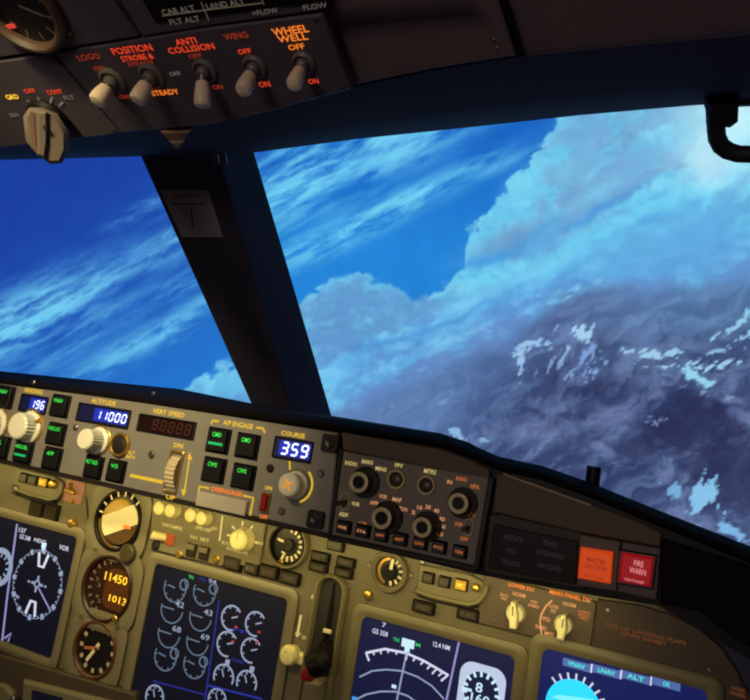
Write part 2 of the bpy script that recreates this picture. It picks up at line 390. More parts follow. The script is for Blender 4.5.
def pic(X, Y):
    s = X * .89 - Y * .456; p = X * .456 + Y * .89          # along and across the cloud streets
    wx = X + 26 * (fbm(X / 45, Y / 45, 3) - .5); wy = Y + 26 * (fbm(X / 45, Y / 45, 9) - .5)
    c = mixc(np.array([29., 64, 164]) + 0 * X[..., None], (40, 130, 218), sst(150, 480, X * .42 + Y * .8))
    rx = sst(190, 300, X); c = mixc(c, mixc(np.array([26., 98, 196]) + 0 * X[..., None], (38, 132, 218), sst(120, 260, Y)), rx * (1 - sst(300, 460, Y)))
    # cirrus streaks
    st = fbm(s / 80 + .8 * fbm(X / 60, Y / 60, 21), p / 13 + 2.2 * fbm(s / 110, p / 50, 23), 31, 6, .6)
    fine = fbm(s / 26 + fbm(X / 30, Y / 30, 25), p / 5 + 2 * fbm(s / 60, p / 25, 24), 77, 5, .62)
    m = np.zeros_like(X)
    def band(cs, cp, ls, lp, a): return a * np.exp(-((s - cs) / ls) ** 2 - ((p - cp) / lp) ** 2)
    for x, y, ls, lp, a in ((18, 322, 110, 28, 1.0), (95, 285, 60, 20, .7), (150, 256, 90, 22, .5), (60, 352, 100, 14, .42), (150, 338, 95, 14, .72), (205, 300, 60, 10, .5), (142, 210, 34, 7, .7), (178, 234, 26, 10, .8), (190, 280, 50, 10, .6), (40, 282, 70, 12, .35), (100, 320, 80, 12, .5),
                            (300, 178, 110, 42, .9), (400, 150, 100, 24, .75), (375, 218, 110, 14, 1.0), (470, 168, 50, 9, .6), (395, 132, 60, 14, .9), (290, 252, 60, 12, .85), (345, 140, 90, 14, .6), (330, 232, 70, 12, .6), (480, 112, 34, 9, .6), (230, 385, 40, 12, .3), (500, 165, 40, 7, .5)):
        m = np.maximum(m, band(x * .89 - y * .456, x * .456 + y * .89, ls, lp, a))
    m = m * sst(.28, .66, st * .62 + fine * .38)
    c = mixc(c, (122, 208, 246), np.clip(m * 1.3, 0, .95))
    # cumulus layers, the farthest first
    def layer(c, bx, by, top, bot, depth, sd, amp=16, sc=26, lo=None, fade=None):
        bx, by = [bx[0] - 40] + bx, [1000] + by
        e = np.interp(X + 14 * (fbm(X / 20, Y / 20, sd + 5) - .5), bx, by) - amp * (billow(X / sc, Y / sc, sd, 5) - .3) * 1.6
        k = sst(-2, 5, Y - e + 3 * (fbm(X / 6, Y / 6, sd + 9) - .5))
        v = billow(wx / 30, wy / 22, sd + 3, 5); u = fbm(s / 60, p / 18, sd + 4, 5)
        t = np.clip((Y - e) / depth + (u - .5) * 2.2 + (v - .35) * 1.3, 0, 1)
        q = mixc(mixc(np.array(top, float) + 0 * X[..., None], bot, sst(0, 1, t)), (188, 236, 252), np.clip(1 - (Y - e) / 12, 0, 1) * sst(.42, .2, v) * .4)
        v3 = billow((wx + 9) / 17, (wy + 7 * np.sin(wx / 23)) / 12, sd + 6, 4)
        q = mixc(q, (140, 216, 248), sst(.34, .7, v3) * .5 * (1 - .6 * t)); q = mixc(q, (88, 140, 200), sst(.24, .08, v3) * .3)
        if lo is not None: k = k * (1 - sst(0, fade, Y - np.interp(X, *lo) + 22 * (fbm(X / 24, Y / 24, sd + 7) - .5)))
        return mixc(c, q, k)
    wall = [430, 462, 466, 480, 496, 505, 516, 526, 536, 548, 560, 575]
    c = layer(c, wall, [330, 262, 240, 226, 205, 188, 170, 164, 150, 138, 116, 40], (112, 200, 240), (122, 172, 216), 95, 211, 22, 20)
    c = layer(c, [470, 560, 600, 640, 700, 760, 1500], [330, 196, 166, 140, 112, 90, 60], (116, 192, 234), (122, 170, 216), 60, 241, 12, 34)
    c = layer(c, [560, 612, 660, 690, 712, 1000], [330, 214, 176, 160, 128, 80], (128, 212, 244), (104, 186, 236), 110, 261, 16, 30)
    c = layer(c, [330, 440, 456, 476, 510, 550, 590, 640, 680, 1500], [420, 298, 276, 262, 258, 246, 216, 194, 182, 150], (116, 208, 244), (104, 176, 228), 75, 281, 14, 20)
    c = layer(c, [170, 200, 226, 262, 290, 306, 322, 344, 366, 392, 404, 416, 432, 452, 500, 640], [395, 380, 366, 368, 330, 300, 284, 271, 278, 280, 289, 298, 290, 284, 300, 420], (110, 188, 234), (102, 154, 210), 50, 301, 16, 20)
    c = layer(c, [300, 330, 370, 430, 470, 520, 600, 760], [385, 362, 340, 316, 296, 284, 262, 236], (106, 180, 234), (98, 150, 214), 34, 321, 7, 20)
    c = layer(c, [300, 330, 380, 440, 505, 560, 640, 760], [410, 388, 364, 338, 318, 290, 268, 250], (104, 172, 228), (104, 142, 204), 26, 341, 6, 18)
    def blob(x, y, rx_, ry_, ang=0):
        a = math.radians(ang); dx, dy = wx - x, wy - y
        q = ((dx * math.cos(a) - dy * math.sin(a)) / rx_) ** 2 + ((dx * math.sin(a) + dy * math.cos(a)) / ry_) ** 2
        return np.exp(-q)
    right = sst(540, 600, X)
    for x, y, a, b, an, col, k in ((738, 120, 55, 50, 20, (216, 246, 255), .85), (704, 160, 30, 22, 20, (212, 238, 252), .7), (625, 172, 42, 13, 30, (122, 168, 216), .75), (585, 130, 26, 26, 60, (118, 172, 222), .5),
                                   (575, 222, 60, 13, 28, (112, 158, 212), .6), (505, 244, 40, 9, 14, (118, 158, 206), .7), (600, 212, 60, 4, 28, (66, 148, 222), .6), (485, 258, 40, 6, 12, (66, 150, 224), .75), (530, 238, 36, 5, 26, (70, 152, 222), .5), (640, 226, 60, 4, 24, (84, 160, 226), .5), (455, 312, 50, 4, 24, (74, 138, 210), .6), (380, 345, 50, 4, 22, (76, 136, 208), .6), (520, 188, 18, 14, 40, (136, 216, 248), .6), (560, 172, 20, 12, 20, (134, 210, 246), .5), (600, 190, 26, 9, 24, (142, 214, 246), .5), (540, 268, 60, 7, 20, (140, 214, 248), .55), (480, 290, 40, 6, 18, (124, 200, 244), .5), (690, 250, 80, 30, 5, (100, 166, 226), .7), (640, 262, 60, 16, 8, (96, 164, 224), .5), (530, 284, 60, 10, 20, (96, 176, 234), .4)):
        c = mixc(c, col, k * blob(x, y, a, b, an))
    # ground
    tx = [200, 325, 365, 400, 430, 460, 500, 530, 545, 570, 610, 650, 700, 760, 1100]
    ty = [470, 414, 394, 376, 362, 350, 336, 318, 300, 284, 278, 280, 280, 268, 262]
    d = Y - np.interp(X, tx, ty) + 18 * (fbm(X / 40, Y / 20, 71) - .5)
    tm = sst(-8, 26, d)
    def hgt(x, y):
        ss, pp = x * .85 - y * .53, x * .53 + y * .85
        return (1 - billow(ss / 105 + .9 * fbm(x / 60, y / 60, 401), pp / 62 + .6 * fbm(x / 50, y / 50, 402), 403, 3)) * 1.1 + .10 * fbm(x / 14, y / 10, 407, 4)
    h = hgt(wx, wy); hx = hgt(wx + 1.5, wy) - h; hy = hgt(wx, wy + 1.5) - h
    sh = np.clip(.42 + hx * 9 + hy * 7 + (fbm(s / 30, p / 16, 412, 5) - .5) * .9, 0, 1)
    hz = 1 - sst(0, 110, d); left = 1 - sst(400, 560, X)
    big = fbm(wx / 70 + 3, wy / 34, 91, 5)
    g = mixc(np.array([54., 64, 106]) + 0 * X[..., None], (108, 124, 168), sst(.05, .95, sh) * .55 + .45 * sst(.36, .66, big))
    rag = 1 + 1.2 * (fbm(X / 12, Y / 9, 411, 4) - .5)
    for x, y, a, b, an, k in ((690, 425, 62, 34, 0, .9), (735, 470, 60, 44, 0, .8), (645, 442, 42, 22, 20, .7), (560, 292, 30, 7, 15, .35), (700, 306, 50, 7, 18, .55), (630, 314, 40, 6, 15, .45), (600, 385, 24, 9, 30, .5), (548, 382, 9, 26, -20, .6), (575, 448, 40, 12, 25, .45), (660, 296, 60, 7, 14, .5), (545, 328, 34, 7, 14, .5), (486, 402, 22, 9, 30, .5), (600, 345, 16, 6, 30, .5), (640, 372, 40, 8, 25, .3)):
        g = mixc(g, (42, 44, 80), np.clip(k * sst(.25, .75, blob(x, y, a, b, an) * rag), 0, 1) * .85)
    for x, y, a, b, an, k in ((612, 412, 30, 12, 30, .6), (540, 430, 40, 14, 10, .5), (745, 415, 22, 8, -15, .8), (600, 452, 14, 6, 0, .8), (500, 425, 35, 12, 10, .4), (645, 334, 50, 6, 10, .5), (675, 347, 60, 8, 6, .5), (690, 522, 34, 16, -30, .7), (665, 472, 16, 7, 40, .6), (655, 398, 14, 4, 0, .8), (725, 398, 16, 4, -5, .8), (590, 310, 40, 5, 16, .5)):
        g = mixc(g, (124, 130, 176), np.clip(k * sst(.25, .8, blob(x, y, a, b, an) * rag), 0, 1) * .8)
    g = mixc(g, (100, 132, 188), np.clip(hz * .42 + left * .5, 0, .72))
    sn = fbm(s / 13, p / 5.5, 95, 4, .6); sn2 = fbm(X / 4.5 + Y / 9, Y / 15, 96, 3, .6)
    for x, y, a, b, an, k, col, vert in ((586, 335, 13, 9, 10, 1.5, (180, 216, 246), 1), (588, 352, 20, 18, 0, .95, (136, 166, 226), 1), (556, 362, 26, 26, 50, .85, (140, 164, 216), 1), (530, 347, 24, 6, 12, 1.2, (165, 205, 240), 0), (520, 362, 9, 11, -30, 1.2, (165, 196, 236), 1), (556, 352, 10, 12, 30, .9, (165, 196, 232), 1),
                              (665, 354, 40, 7, -4, .95, (176, 212, 240), 0), (690, 378, 30, 9, -22, 1.15, (166, 220, 246), 0), (712, 362, 30, 8, 15, 1.1, (176, 218, 244), 0), (722, 344, 26, 6, 20, 1.1, (168, 205, 240), 0), (736, 318, 30, 5, 24, 1.3, (170, 215, 245), 0), (655, 367, 18, 5, 0, 1.1, (180, 214, 244), 0), (748, 338, 18, 7, 30, 1., (170, 210, 244), 0), (700, 392, 30, 5, -5, .8, (140, 160, 205), 0),
                              (707, 492, 20, 19, 15, 1.6, (150, 204, 248), 1), (672, 482, 10, 9, 0, 1.2, (130, 180, 230), 1), (728, 532, 16, 10, -20, 1.4, (140, 190, 240), 0), (690, 512, 22, 10, -30, .8, (128, 150, 205), 0), (720, 555, 40, 8, -20, .8, (118, 140, 200), 0),
                              (458, 431, 8, 5, -20, 1.2, (150, 188, 232), 0), (472, 437, 14, 4, 0, 1.2, (150, 184, 230), 0), (398, 410, 22, 5, 8, .9, (140, 165, 215), 0), (420, 365, 24, 5, 10, .85, (130, 175, 225), 0), (590, 284, 24, 4, 16, 1.1, (150, 205, 240), 0), (575, 300, 12, 4, 10, .9, (140, 180, 225), 0), (560, 306, 24, 4, 18, .8, (130, 180, 225), 0), (640, 420, 26, 6, 0, .6, (130, 140, 190), 0), (436, 400, 30, 12, 10, .6, (128, 150, 204), 0)):
        w_ = sn2 if vert else sn
        g = mixc(g, col, np.clip(sst(.44, .58, blob(x, y, a, b, an) * k * .5 + (w_ - .5) * 1.2 + .06), 0, 1) * .92 * sst(.05, .3, blob(x, y, a * 1.3, b * 1.3, an)))
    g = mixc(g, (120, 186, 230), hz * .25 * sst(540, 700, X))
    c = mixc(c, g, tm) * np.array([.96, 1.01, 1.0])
    return np.clip(c, 0, 255)

def screen_mesh():
    R = 2.6; ctr = np.array([.2, -.55]); nu, nv = 760, 430
    a0, a1 = math.radians(-62), math.radians(36); z0, z1 = -1.0, 1.45
    P = np.zeros((nv, nu, 3)); aa = np.linspace(a0, a1, nu); zz = np.linspace(z0, z1, nv)
    P[:, :, 0] = ctr[0] + R * np.sin(aa)[None]; P[:, :, 1] = ctr[1] + R * np.cos(aa)[None]; P[:, :, 2] = EYE[2] + zz[:, None]
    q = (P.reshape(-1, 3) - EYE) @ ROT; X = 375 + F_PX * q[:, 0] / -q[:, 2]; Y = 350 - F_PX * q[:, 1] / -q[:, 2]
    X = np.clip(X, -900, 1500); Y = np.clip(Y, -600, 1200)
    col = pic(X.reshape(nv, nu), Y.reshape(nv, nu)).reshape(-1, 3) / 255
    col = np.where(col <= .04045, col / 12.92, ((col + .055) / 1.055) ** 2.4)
    me = bpy.data.meshes.new('projection_screen')
    idx = np.arange(nu * nv).reshape(nv, nu); quads = np.stack([idx[:-1, :-1], idx[:-1, 1:], idx[1:, 1:], idx[1:, :-1]], -1).reshape(-1, 4)
    me.vertices.add(nu * nv); me.vertices.foreach_set('co', P.reshape(-1)); me.loops.add(quads.size); me.loops.foreach_set('vertex_index', quads.reshape(-1))
    me.polygons.add(len(quads)); me.polygons.foreach_set('loop_start', np.arange(0, quads.size, 4)); me.update(calc_edges=True)
    me.polygons.foreach_set('use_smooth', [True] * len(me.polygons))
    at = me.color_attributes.new('picture', 'FLOAT_COLOR', 'POINT'); at.data.foreach_set('color', np.concatenate([col, np.ones((len(col), 1))], 1).reshape(-1))
    m = bpy.data.materials.new('projected sky and mountain picture'); m.use_nodes = True; nt = m.node_tree; nt.nodes.clear()
    o = nt.nodes.new('ShaderNodeOutputMaterial'); e = nt.nodes.new('ShaderNodeEmission'); a = nt.nodes.new('ShaderNodeAttribute'); a.attribute_name = 'picture'
    tc = nt.nodes.new('ShaderNodeTexCoord'); nz = nt.nodes.new('ShaderNodeTexNoise'); nz.inputs['Scale'].default_value = 14; nz.inputs['Detail'].default_value = 4
    mr = nt.nodes.new('ShaderNodeMapRange'); mr.inputs[3].default_value = .88; mr.inputs[4].default_value = 1.12
    mu = nt.nodes.new('ShaderNodeVectorMath'); mu.operation = 'SCALE'
    nt.links.new(tc.outputs['Object'], nz.inputs['Vector']); nt.links.new(nz.outputs['Fac'], mr.inputs[0]); nt.links.new(a.outputs['Color'], mu.inputs[0]); nt.links.new(mr.outputs[0], mu.inputs['Scale'])
    nt.links.new(mu.outputs[0], e.inputs['Color']); nt.links.new(e.outputs[0], o.inputs[0]); me.materials.append(m)
    ob = bpy.data.objects.new('projection_screen', me); C.objects.link(ob)
    props(ob, 'curved projection screen outside the windshield showing blue sky, white clouds and snowy mountains', 'projection screen')
screen_mesh()

# ------------------------------------------------------------------ window frames, ceiling, glass
def onF(x, y, F): r = ray(x, y); return EYE + r * (F / r[1])
def onW(x, y, off=0.0):
    u, v = FW.at(x, y, -off); return FW.world(u, v, -off)
def onL(x, y, off=0.0):
    u, v = FL.at(x, y, -off); return FL.world(u, v, -off)
def loft(rows, closed=False):
    mb = MB(); n = len(rows[0]); v = [tuple(p) for r in rows for p in r]; f = []
    for k in range(len(rows) if closed else len(rows) - 1):
        k2 = (k + 1) % len(rows)
        for i in range(n - 1): f.append((k * n + i, k * n + i + 1, k2 * n + i + 1, k2 * n + i))
    if closed: f += [tuple(k * n for k in range(len(rows))), tuple(k * n + n - 1 for k in range(len(rows)))]
    return mb.add(v, f)
# header beam over the windshields
HB = [(-260, 164), (0, 158), (60, 157), (140, 155), (255, 152), (360, 138), (480, 126), (590, 114), (700, 104), (800, 98), (1000, 92)]
HT = [(-260, 150), (0, 132), (60, 126), (140, 118), (255, 104), (350, 88), (430, 71), (510, 58), (630, 46), (750, 35), (1000, 16)]
dn = np.array([0, .05, .05])
r0 = [onW(*p) for p in HB]; r1 = [onL(*p) for p in HT]
mid = [(a * .45 + b * .55) + np.array([0, -.004, -.010]) for a, b in zip(r0, r1)]
low = [a * .86 + b * .14 + np.array([0, -.002, -.006]) for a, b in zip(r0, r1)]
beam = struct('trim_1', loft([r0, low, mid, r1, [p + dn for p in r1], [p + np.array([0, .03, .03]) for p in r0]], True), BEAM)
# ceiling liner behind the beam
ce0 = [p + np.array([0, .004, .004]) for p in r1]; ce1 = [onL(x, y) for x, y in ((-900, -700), (-500, -640), (-300, -640), (0, -640), (120, -640), (240, -640), (330, -640), (420, -640), (560, -640), (750, -640), (1500, -640))]
ceiling = struct('ceiling', loft([ce0, ce1, [p + np.array([0, .03, .04]) for p in ce1], [p + np.array([0, .03, .04]) for p in ce0]], True), LINER)
# centre post between the windshields
pl_t, pl_b = (137, 150), (262, 430); pm_t, pm_b = (216, 150), (296, 430); pr_t, pr_b = (254, 148), (337, 430)
fl_t, fl_b, fm_t, fm_b = onW(*pl_t, -.02), onW(*pl_b, -.02), onW(*pm_t, -.02), onW(*pm_b, -.02)
br_t, br_b = onW(*pr_t, .05), onW(*pr_b, .05); bl_t, bl_b = onW(pl_t[0] + 30, pl_t[1], .05), onW(pl_b[0] + 30, pl_b[1], .05)
post = MB().add([fl_t, fm_t, br_t, bl_t, fl_b, fm_b, br_b, bl_b], [(0, 1, 2, 3), (4, 5, 6, 7), (0, 1, 5, 4), (1, 2, 6, 5), (2, 3, 7, 6), (3, 0, 4, 7)])
pobj = struct('trim_2', post, BEAM)
bv = pobj.modifiers.new('round', 'BEVEL'); bv.width = .004; bv.segments = 3
# outer posts, out of the picture to either side
for nm, xa, xb, xc, xd in (('trim_3', -330, -250, -330, -250), ('trim_4', 930, 1020, 1010, 1100)):
    o = struct(nm, MB().add([onW(xa, 90), onW(xb, 90), onW(xd, 620), onW(xc, 620), onW(xa, 90, .05), onW(xb, 90, .05), onW(xd, 620, .05), onW(xc, 620, .05)], [(0, 1, 2, 3), (4, 5, 6, 7), (0, 1, 5, 4), (1, 2, 6, 5), (2, 3, 7, 6), (3, 0, 4, 7)]), BEAM)
gm = bpy.data.materials.new('windshield glass'); gm.use_nodes = True; nt = gm.node_tree; nt.nodes.clear()
o_ = nt.nodes.new('ShaderNodeOutputMaterial'); t_ = nt.nodes.new('ShaderNodeBsdfTransparent'); g_ = nt.nodes.new('ShaderNodeBsdfGlossy'); g_.inputs['Roughness'].default_value = .02; mx_ = nt.nodes.new('ShaderNodeMixShader'); mx_.inputs[0].default_value = .012
nt.links.new(t_.outputs[0], mx_.inputs[1]); nt.links.new(g_.outputs[0], mx_.inputs[2]); nt.links.new(mx_.outputs[0], o_.inputs[0])
for nm, q in (('window_1', ((-300, 120), (205, 120), (300, 470), (-300, 470))), ('window_2', ((240, 110), (1000, 60), (1060, 640), (330, 470)))):
    a = [onW(x, y, .022) for x, y in q]; b = [onW(x, y, .028) for x, y in q]
    struct(nm, MB().add(a + b, [(0, 1, 2, 3), (4, 5, 6, 7), (0, 1, 5, 4), (1, 2, 6, 5), (2, 3, 7, 6), (3, 0, 4, 7)]), gm, smooth=False)
# placard stuck on the post
tp = Thing('post_placard', FW, 190, 213, 'grey paper placard stuck to the dark post between the windshields', 'placard', n=.02)
tp.plate('paper', [(160, 190), (208, 190), (223, 237), (182, 237)], PAPER, .0202, .0208, 0)
tp.line('print_line', [(170, 204), (205, 204)], 1.2, PRINT, .0212)
tp.line('print_line', [(191, 206), (193, 229)], 1.2, PRINT, .0212)
tp.line('print_line', [(172, 196), (200, 196)], 1, PRINT, .0212)
# clamp screws at the top of the post
for k, (x, lab) in enumerate(((214, 'left reddish brown clamp screw at the top of the windshield post'), (222, 'right reddish brown clamp screw at the top of the windshield post'))):
    p = onW(x, 150, -.026); q = onW(x + 3, 163, -.026)
    solo('clamp_screw', MB().tube([p, p * .7 + q * .3, q], [.0035, .0035, .0028]), mat('reddish brown metal', (110, 70, 60), .45), lab, 'clamp screw', 'clamp screws on the post')
# cream cornered bracket below the switch panel
tb = Thing('corner_bracket', FC, 175, 138, 'small triangular cream-edged bracket hanging below the overhead switch panel', 'bracket')
tb.plate('bracket_body', [(160, 132), (190, 132), (181, 145), (172, 145)], mat('brown bracket paint', (110, 84, 70), .6), -.004, .004)
tb.plate('bracket_edge', [(169, 142), (184, 142), (179, 149), (175, 149)], BONE, -.002, .0055)

# grab handle at the top right
hm = mat('black handle rubber', (28, 26, 27), .55, bump=.2)
th = Thing('grab_handle', FW, 722, 92, 'black bent tube grab handle hanging from the beam above the right windshield', 'grab handle')
def hp(x, y, n): u, v = FW.at(x, y, n); return (u - th.u, v - th.v, n)
th.part('mount_plate', MB().prism(th.poly([(700, 84), (760, 78), (790, 100), (705, 104)], .02), .0, .03, .004), hm, uv=(th.u, th.v))
th.part('socket', MB().prism(th.poly([(705, 98), (739, 98), (738, 121), (730, 127), (706, 124)], .05), .015, .055, .004), hm, uv=(th.u, th.v))
arcp = [(716, 110), (716, 128), (717, 138), (721, 146), (728, 151), (738, 154), (760, 154.5), (800, 154), (812, 150), (818, 140), (818, 115)]
th.part('handle_tube', MB().tube([hp(x, y, .05) for x, y in arcp], th.sz(716, 140, 9.5, 9.5, .05)[0], 20), hm, uv=(th.u, th.v))

# ------------------------------------------------------------------ glareshield
tg = Thing('glareshield', FB, 420, 450, 'black padded glareshield hood running under the windshields above the instrument panels', 'glareshield')
gx = [-250, -100, 0, 100, 180, 250, 300, 340, 390, 440, 468, 495, 540, 585, 660, 750, 860, 1100]
gf = [349, 371, 384, 397, 408, 417, 424, 429, 437, 445, 455, 467, 477, 493, 524, 560, 610, 720]
gb = [334, 357, 371, 381, 389, 403, 411, 417, 425, 433, 442, 456, 472, 487, 514, 552, 600, 700]
def loc(p): p = p - tg.fr.world(tg.u, tg.v); return (p @ tg.fr.U, p @ tg.fr.V, p @ tg.fr.N)
fr_ = [tg.fr.world(*tg.fr.at(x, y, .004), .004) for x, y in zip(gx, gf)]
bk_ = [onF(x, y, .78) for x, y in zip(gx, gb)]
lip = [p + np.array([0, -.001, .004]) for p in fr_]
inner = [p + np.array([0, .012, .006]) for p in fr_]
mid_ = [a * .55 + b * .45 + np.array([0, 0, .004]) for a, b in zip(fr_, bk_)]
tg.part('hood', loft([[loc(p) for p in r] for r in (fr_, lip, inner, mid_, bk_, [p + np.array([0, .02, -.05]) for p in bk_], [p + np.array([0, .02, -.012]) for p in fr_])], True), GLARE, uv=(tg.u, tg.v))
# face of the hood behind the panels, the light-brown part right of the mode panel
tg.plate('front_face', [(x, y + .5) for x, y in zip(gx, gf)] + [(1100, 900), (900, 730), (750, 660), (660, 606), (590, 595), (480, 575), (330, 539), (0, 462), (-250, 407)], BLACK, -.03, -.004, 0)
tg.plate('fascia', [(341, 432), (390, 440), (440, 449), (466, 458), (490, 470), (489, 479), (343, 450)], FASCIA, -.004, .0025, .0008)
tg.plate('wedge_fascia', [(497, 473), (540, 485), (585, 502), (640, 522), (662, 533), (660, 547), (578, 532), (493, 512)], FASCIA, -.004, .004, .001)
tg.line('fascia_edge_light', [(503, 474), (540, 487), (590, 505)], 1.6, mat('worn fascia edge', (150, 125, 95), .5), .0045)  # light along the fascia edge, painted as a paler line
tg.plate('dark_end_block', [(661, 538), (750, 566), (1000, 680), (1000, 800), (840, 690), (735, 640), (700, 612), (661, 604)], GLARE, -.004, .006, .002)
stub = Thing('light_sensor', FB, 592, 487, 'small black cylinder stub standing on the glareshield edge below the mountains', 'sensor', n=-.02)
q = stub.fr
stub.part('sensor_body', MB().tube([(0, -.004, 0), (0, .016, 0)], q.sz(592, 482, 7.4, 7.4, -.02)[0], 20), BLACK, uv=(stub.u, stub.v), n=-.02)
stub.part('sensor_foot', MB().box(.022, .004, -.006, .006, .001, x=-.004, y=-.003), BLACK, uv=(stub.u, stub.v), n=-.02)
for x, y, lab in ((34, 378.5, 'tiny bright screw on the dark glareshield lip above the leftmost blue readout'), (153.6, 389.5, 'tiny bright screw on the dark glareshield lip left of the centre post')):
    s_ = Thing('hood_screw', FB, x, y + 4, lab, 'screw', 'screws on the glareshield lip', n=.006); s_.screw(x, y + 4, 1.6, .006, name='screw_head')

# ------------------------------------------------------------------ mode control panel
t = Thing('mode_control_panel', FB, 165, 460, 'long lit grey-brown autopilot mode panel with blue digit readouts and green-lit buttons', 'control panel')
n = .004
t.plate('face_plate', [(-220, 347.5), (338, 433), (329, 535), (-220, 413)], MCP, -.003, n, .001)
t.line('lower_edge', [(-190, 419), (0, 461), (180, 501.5), (329, 536)], 2.2, DARK, n + .0004)
def green_button(x, y, w, h, word, bar):
    f_ = push_button(t, x, y, w, h, n); c_ = f_.children[0]; a, b = t.sz(x, y, w, h, n)
    t.part('lit_word', text_mb(MB(), word, a * min(.66, .13 * len(word)), b * .17), L_GRN, uv=(ABS[f_][0], ABS[f_][1] + b * .22), n=n + .0052, parent=c_, smooth=False)
    if bar: t.part('lamp_bar', MB().box(a * .62, b * .1, 0, .0004), L_GRN2, uv=(ABS[f_][0], ABS[f_][1] - b * .14), n=n + .0048, parent=c_, smooth=False)
for x, y, a_, b_ in ((5.5, 397, 'LNAV', ''), (61, 406, 'VNAV', ''), (57, 434, 'VOR LOC', ''), (24.5, 452, 'HDG SEL', '-'), (53, 458.5, 'APP', ''), (1, 447, 'LVL', ''), (94.5, 467, 'ALT HLD', ''), (117, 471, 'V/S', '')):
    green_button(x, y, 18, 23, a_, b_)
for x, y, a_, b_ in ((219, 440.5, 'CMD', '-'), (248, 446, 'CMD', ''), (214.5, 470, 'CWS', ''), (244, 476.5, 'CWS', '')): green_button(x, y, 23, 25.5, a_, b_)
def readout(t, x, y, w, h, st, dx, dw, dh, lit=True):
    a, b = t.sz(x, y, w, h, n)
    f_ = t.part('readout_window', MB().ringp(rr(a, b, .001), rr(a * .93, b * .84, .001), 0, .0022, .0006), BLACK, x, y, n)
    p_ = t.part('readout_glass', MB().box(a * .93, b * .84, 0, .0005), D_BLUE if lit else D_DARK, uv=ABS[f_][:2], n=n + .0002, parent=f_, smooth=False)
    if st and lit: t.part('digit_glow', MB().box(a * (dw + .06), b * .66, 0, .0002, r=b * .1), D_BLUE2, uv=(ABS[f_][0] + a * dx, ABS[f_][1]), n=n + .0008, parent=f_, smooth=False)  # glow round the digits, painted as a brighter blue box
    if st: t.part('digits', digits_mb(MB(), st, a * dw, b * dh), L_WHT if lit else D_SEG, uv=(ABS[f_][0] + a * dx, ABS[f_][1]), n=n + .0012, parent=f_, smooth=False)
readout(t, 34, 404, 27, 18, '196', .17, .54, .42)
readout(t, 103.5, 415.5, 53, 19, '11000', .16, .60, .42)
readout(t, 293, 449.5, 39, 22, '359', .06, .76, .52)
readout(t, 166.5, 426.5, 58, 18, '88888', .1, .7, .55, False)
for st, x, y, w, h in (('HEADING', 33.5, 391, 18, 4.4), ('ALTITUDE', 103.5, 402, 24, 4.6), ('VERT SPEED', 168.5, 413, 32, 4.8), ('A/P ENGAGE', 238, 424.5, 30, 5), ('COURSE', 293, 434.5, 24, 4.6), ('ALT\nINTV', 131, 455, 9, 8)):
    t.legend(st, x, y, w, h, L_YEL, n + .0005)
t.legend('DISENGAGE', 226.5, 491.5, 31, 4.4, L_ORG, n + .0005)
# knobs of the mode panel
knob(t, 30, 427, 9.5, .017, n, IVORY, GOLD, 1.25)
knob(t, -4, 424, 9, .017, n, IVORY, GOLD, 1.25)
t.part('bank_pointer', MB().tube([(0, 0, .004), (.012, .006, .005), (.014, .007, .004)], [.0022, .0016, .003]), GOLD, 33, 425, n)
knob(t, 99, 440.5, 8, .020, n, IVORY, GOLD, 1.3)
ring_button(t, 121, 445, 9.5, n)
knob(t, 296, 485, 10.5, .015, n, IVORY, GREYK, 1.2)
kc = [c for c in t.o.children if c.name.startswith('knob')][-1]; rk = t.fr.sz(296, 485, 10.5, 10.5, n)[0]
t.part('cross_mark', MB().ticks(-rk * .5, rk * .5, (30, 120), rk * .2, 0), em('amber cross mark', (225, 150, 50), .8), uv=ABS[kc][:2], n=n + .0155, parent=kc, smooth=False)
ka = t.fr.sz(296, 484, 16, 16, n)[0]
t.part('scale_arc', MB().arc(ka, -65, 50, ka * .13, 0), L_YELB, 296, 484, n + .0005, smooth=False)
t.line('index_line', [(289.5, 461), (290, 470)], 1.6, L_YELB, n + .0005)
t.line('engraved_line', [(130, 475.3), (163, 482.3)], 2.6, L_YELB, n + .0005)
# brackets round the engage and disengage titles
t.line('bracket_line', [(211, 424), (213, 420.5), (219, 421.5)], 1.8, L_YELB, n + .0005)
t.line('bracket_line', [(256, 427.5), (263, 428.5), (265, 433)], 1.8, L_YELB, n + .0005)
t.line('bracket_line', [(196.5, 505), (199.5, 486.5), (209, 488.4)], 1.9, L_YELB, n + .0005)
t.line('bracket_line', [(243, 495.5), (253.5, 498), (250, 515.5)], 1.9, L_YELB, n + .0005)
a, b = t.sz(223, 503, 50, 15, n); t.part('disengage_bar', MB().box(a, b, 0, .004, .001, r=.001), GREYBAR, 223, 503.5, n)
# vertical speed thumbwheel
a, b = t.sz(174, 472, 11, 42, n)
wf = t.part('thumbwheel', MB().ringp(rr(a * 1.25, b * 1.04, .002), rr(a * .95, b * .9, .001), 0, .0022, .0006), GOLD, 174.3, 472, n)
wmb = MB(); R_ = b * .52
sec = []
for k in range(21):
    q = math.radians(-62 + 124 * k / 20); rz = R_ * (1 if k % 2 else .95); sec.append((rz * math.sin(q), rz * math.cos(q) - R_ * .62))
v_ = [(-a * .42, y, z) for y, z in sec] + [(a * .42, y, z) for y, z in sec]
wmb.add(v_, [(k, k + 1, 22 + k, 21 + k) for k in range(20)] + [tuple(range(21)), tuple(range(21, 42))[::-1]])
t.part('wheel', wmb, mat('worn ivory wheel', (206, 186, 150), .35), uv=ABS[wf][:2], n=n, parent=wf)
t.legend('DN', 178.5, 445.5, 9, 4.4, L_YEL, n + .0005); t.legend('UP', 170.5, 497.5, 9, 4.4, L_YEL, n + .0005)
t.line('travel_line', [(190, 455), (184, 494)], 1.6, L_YELB, n + .0005)
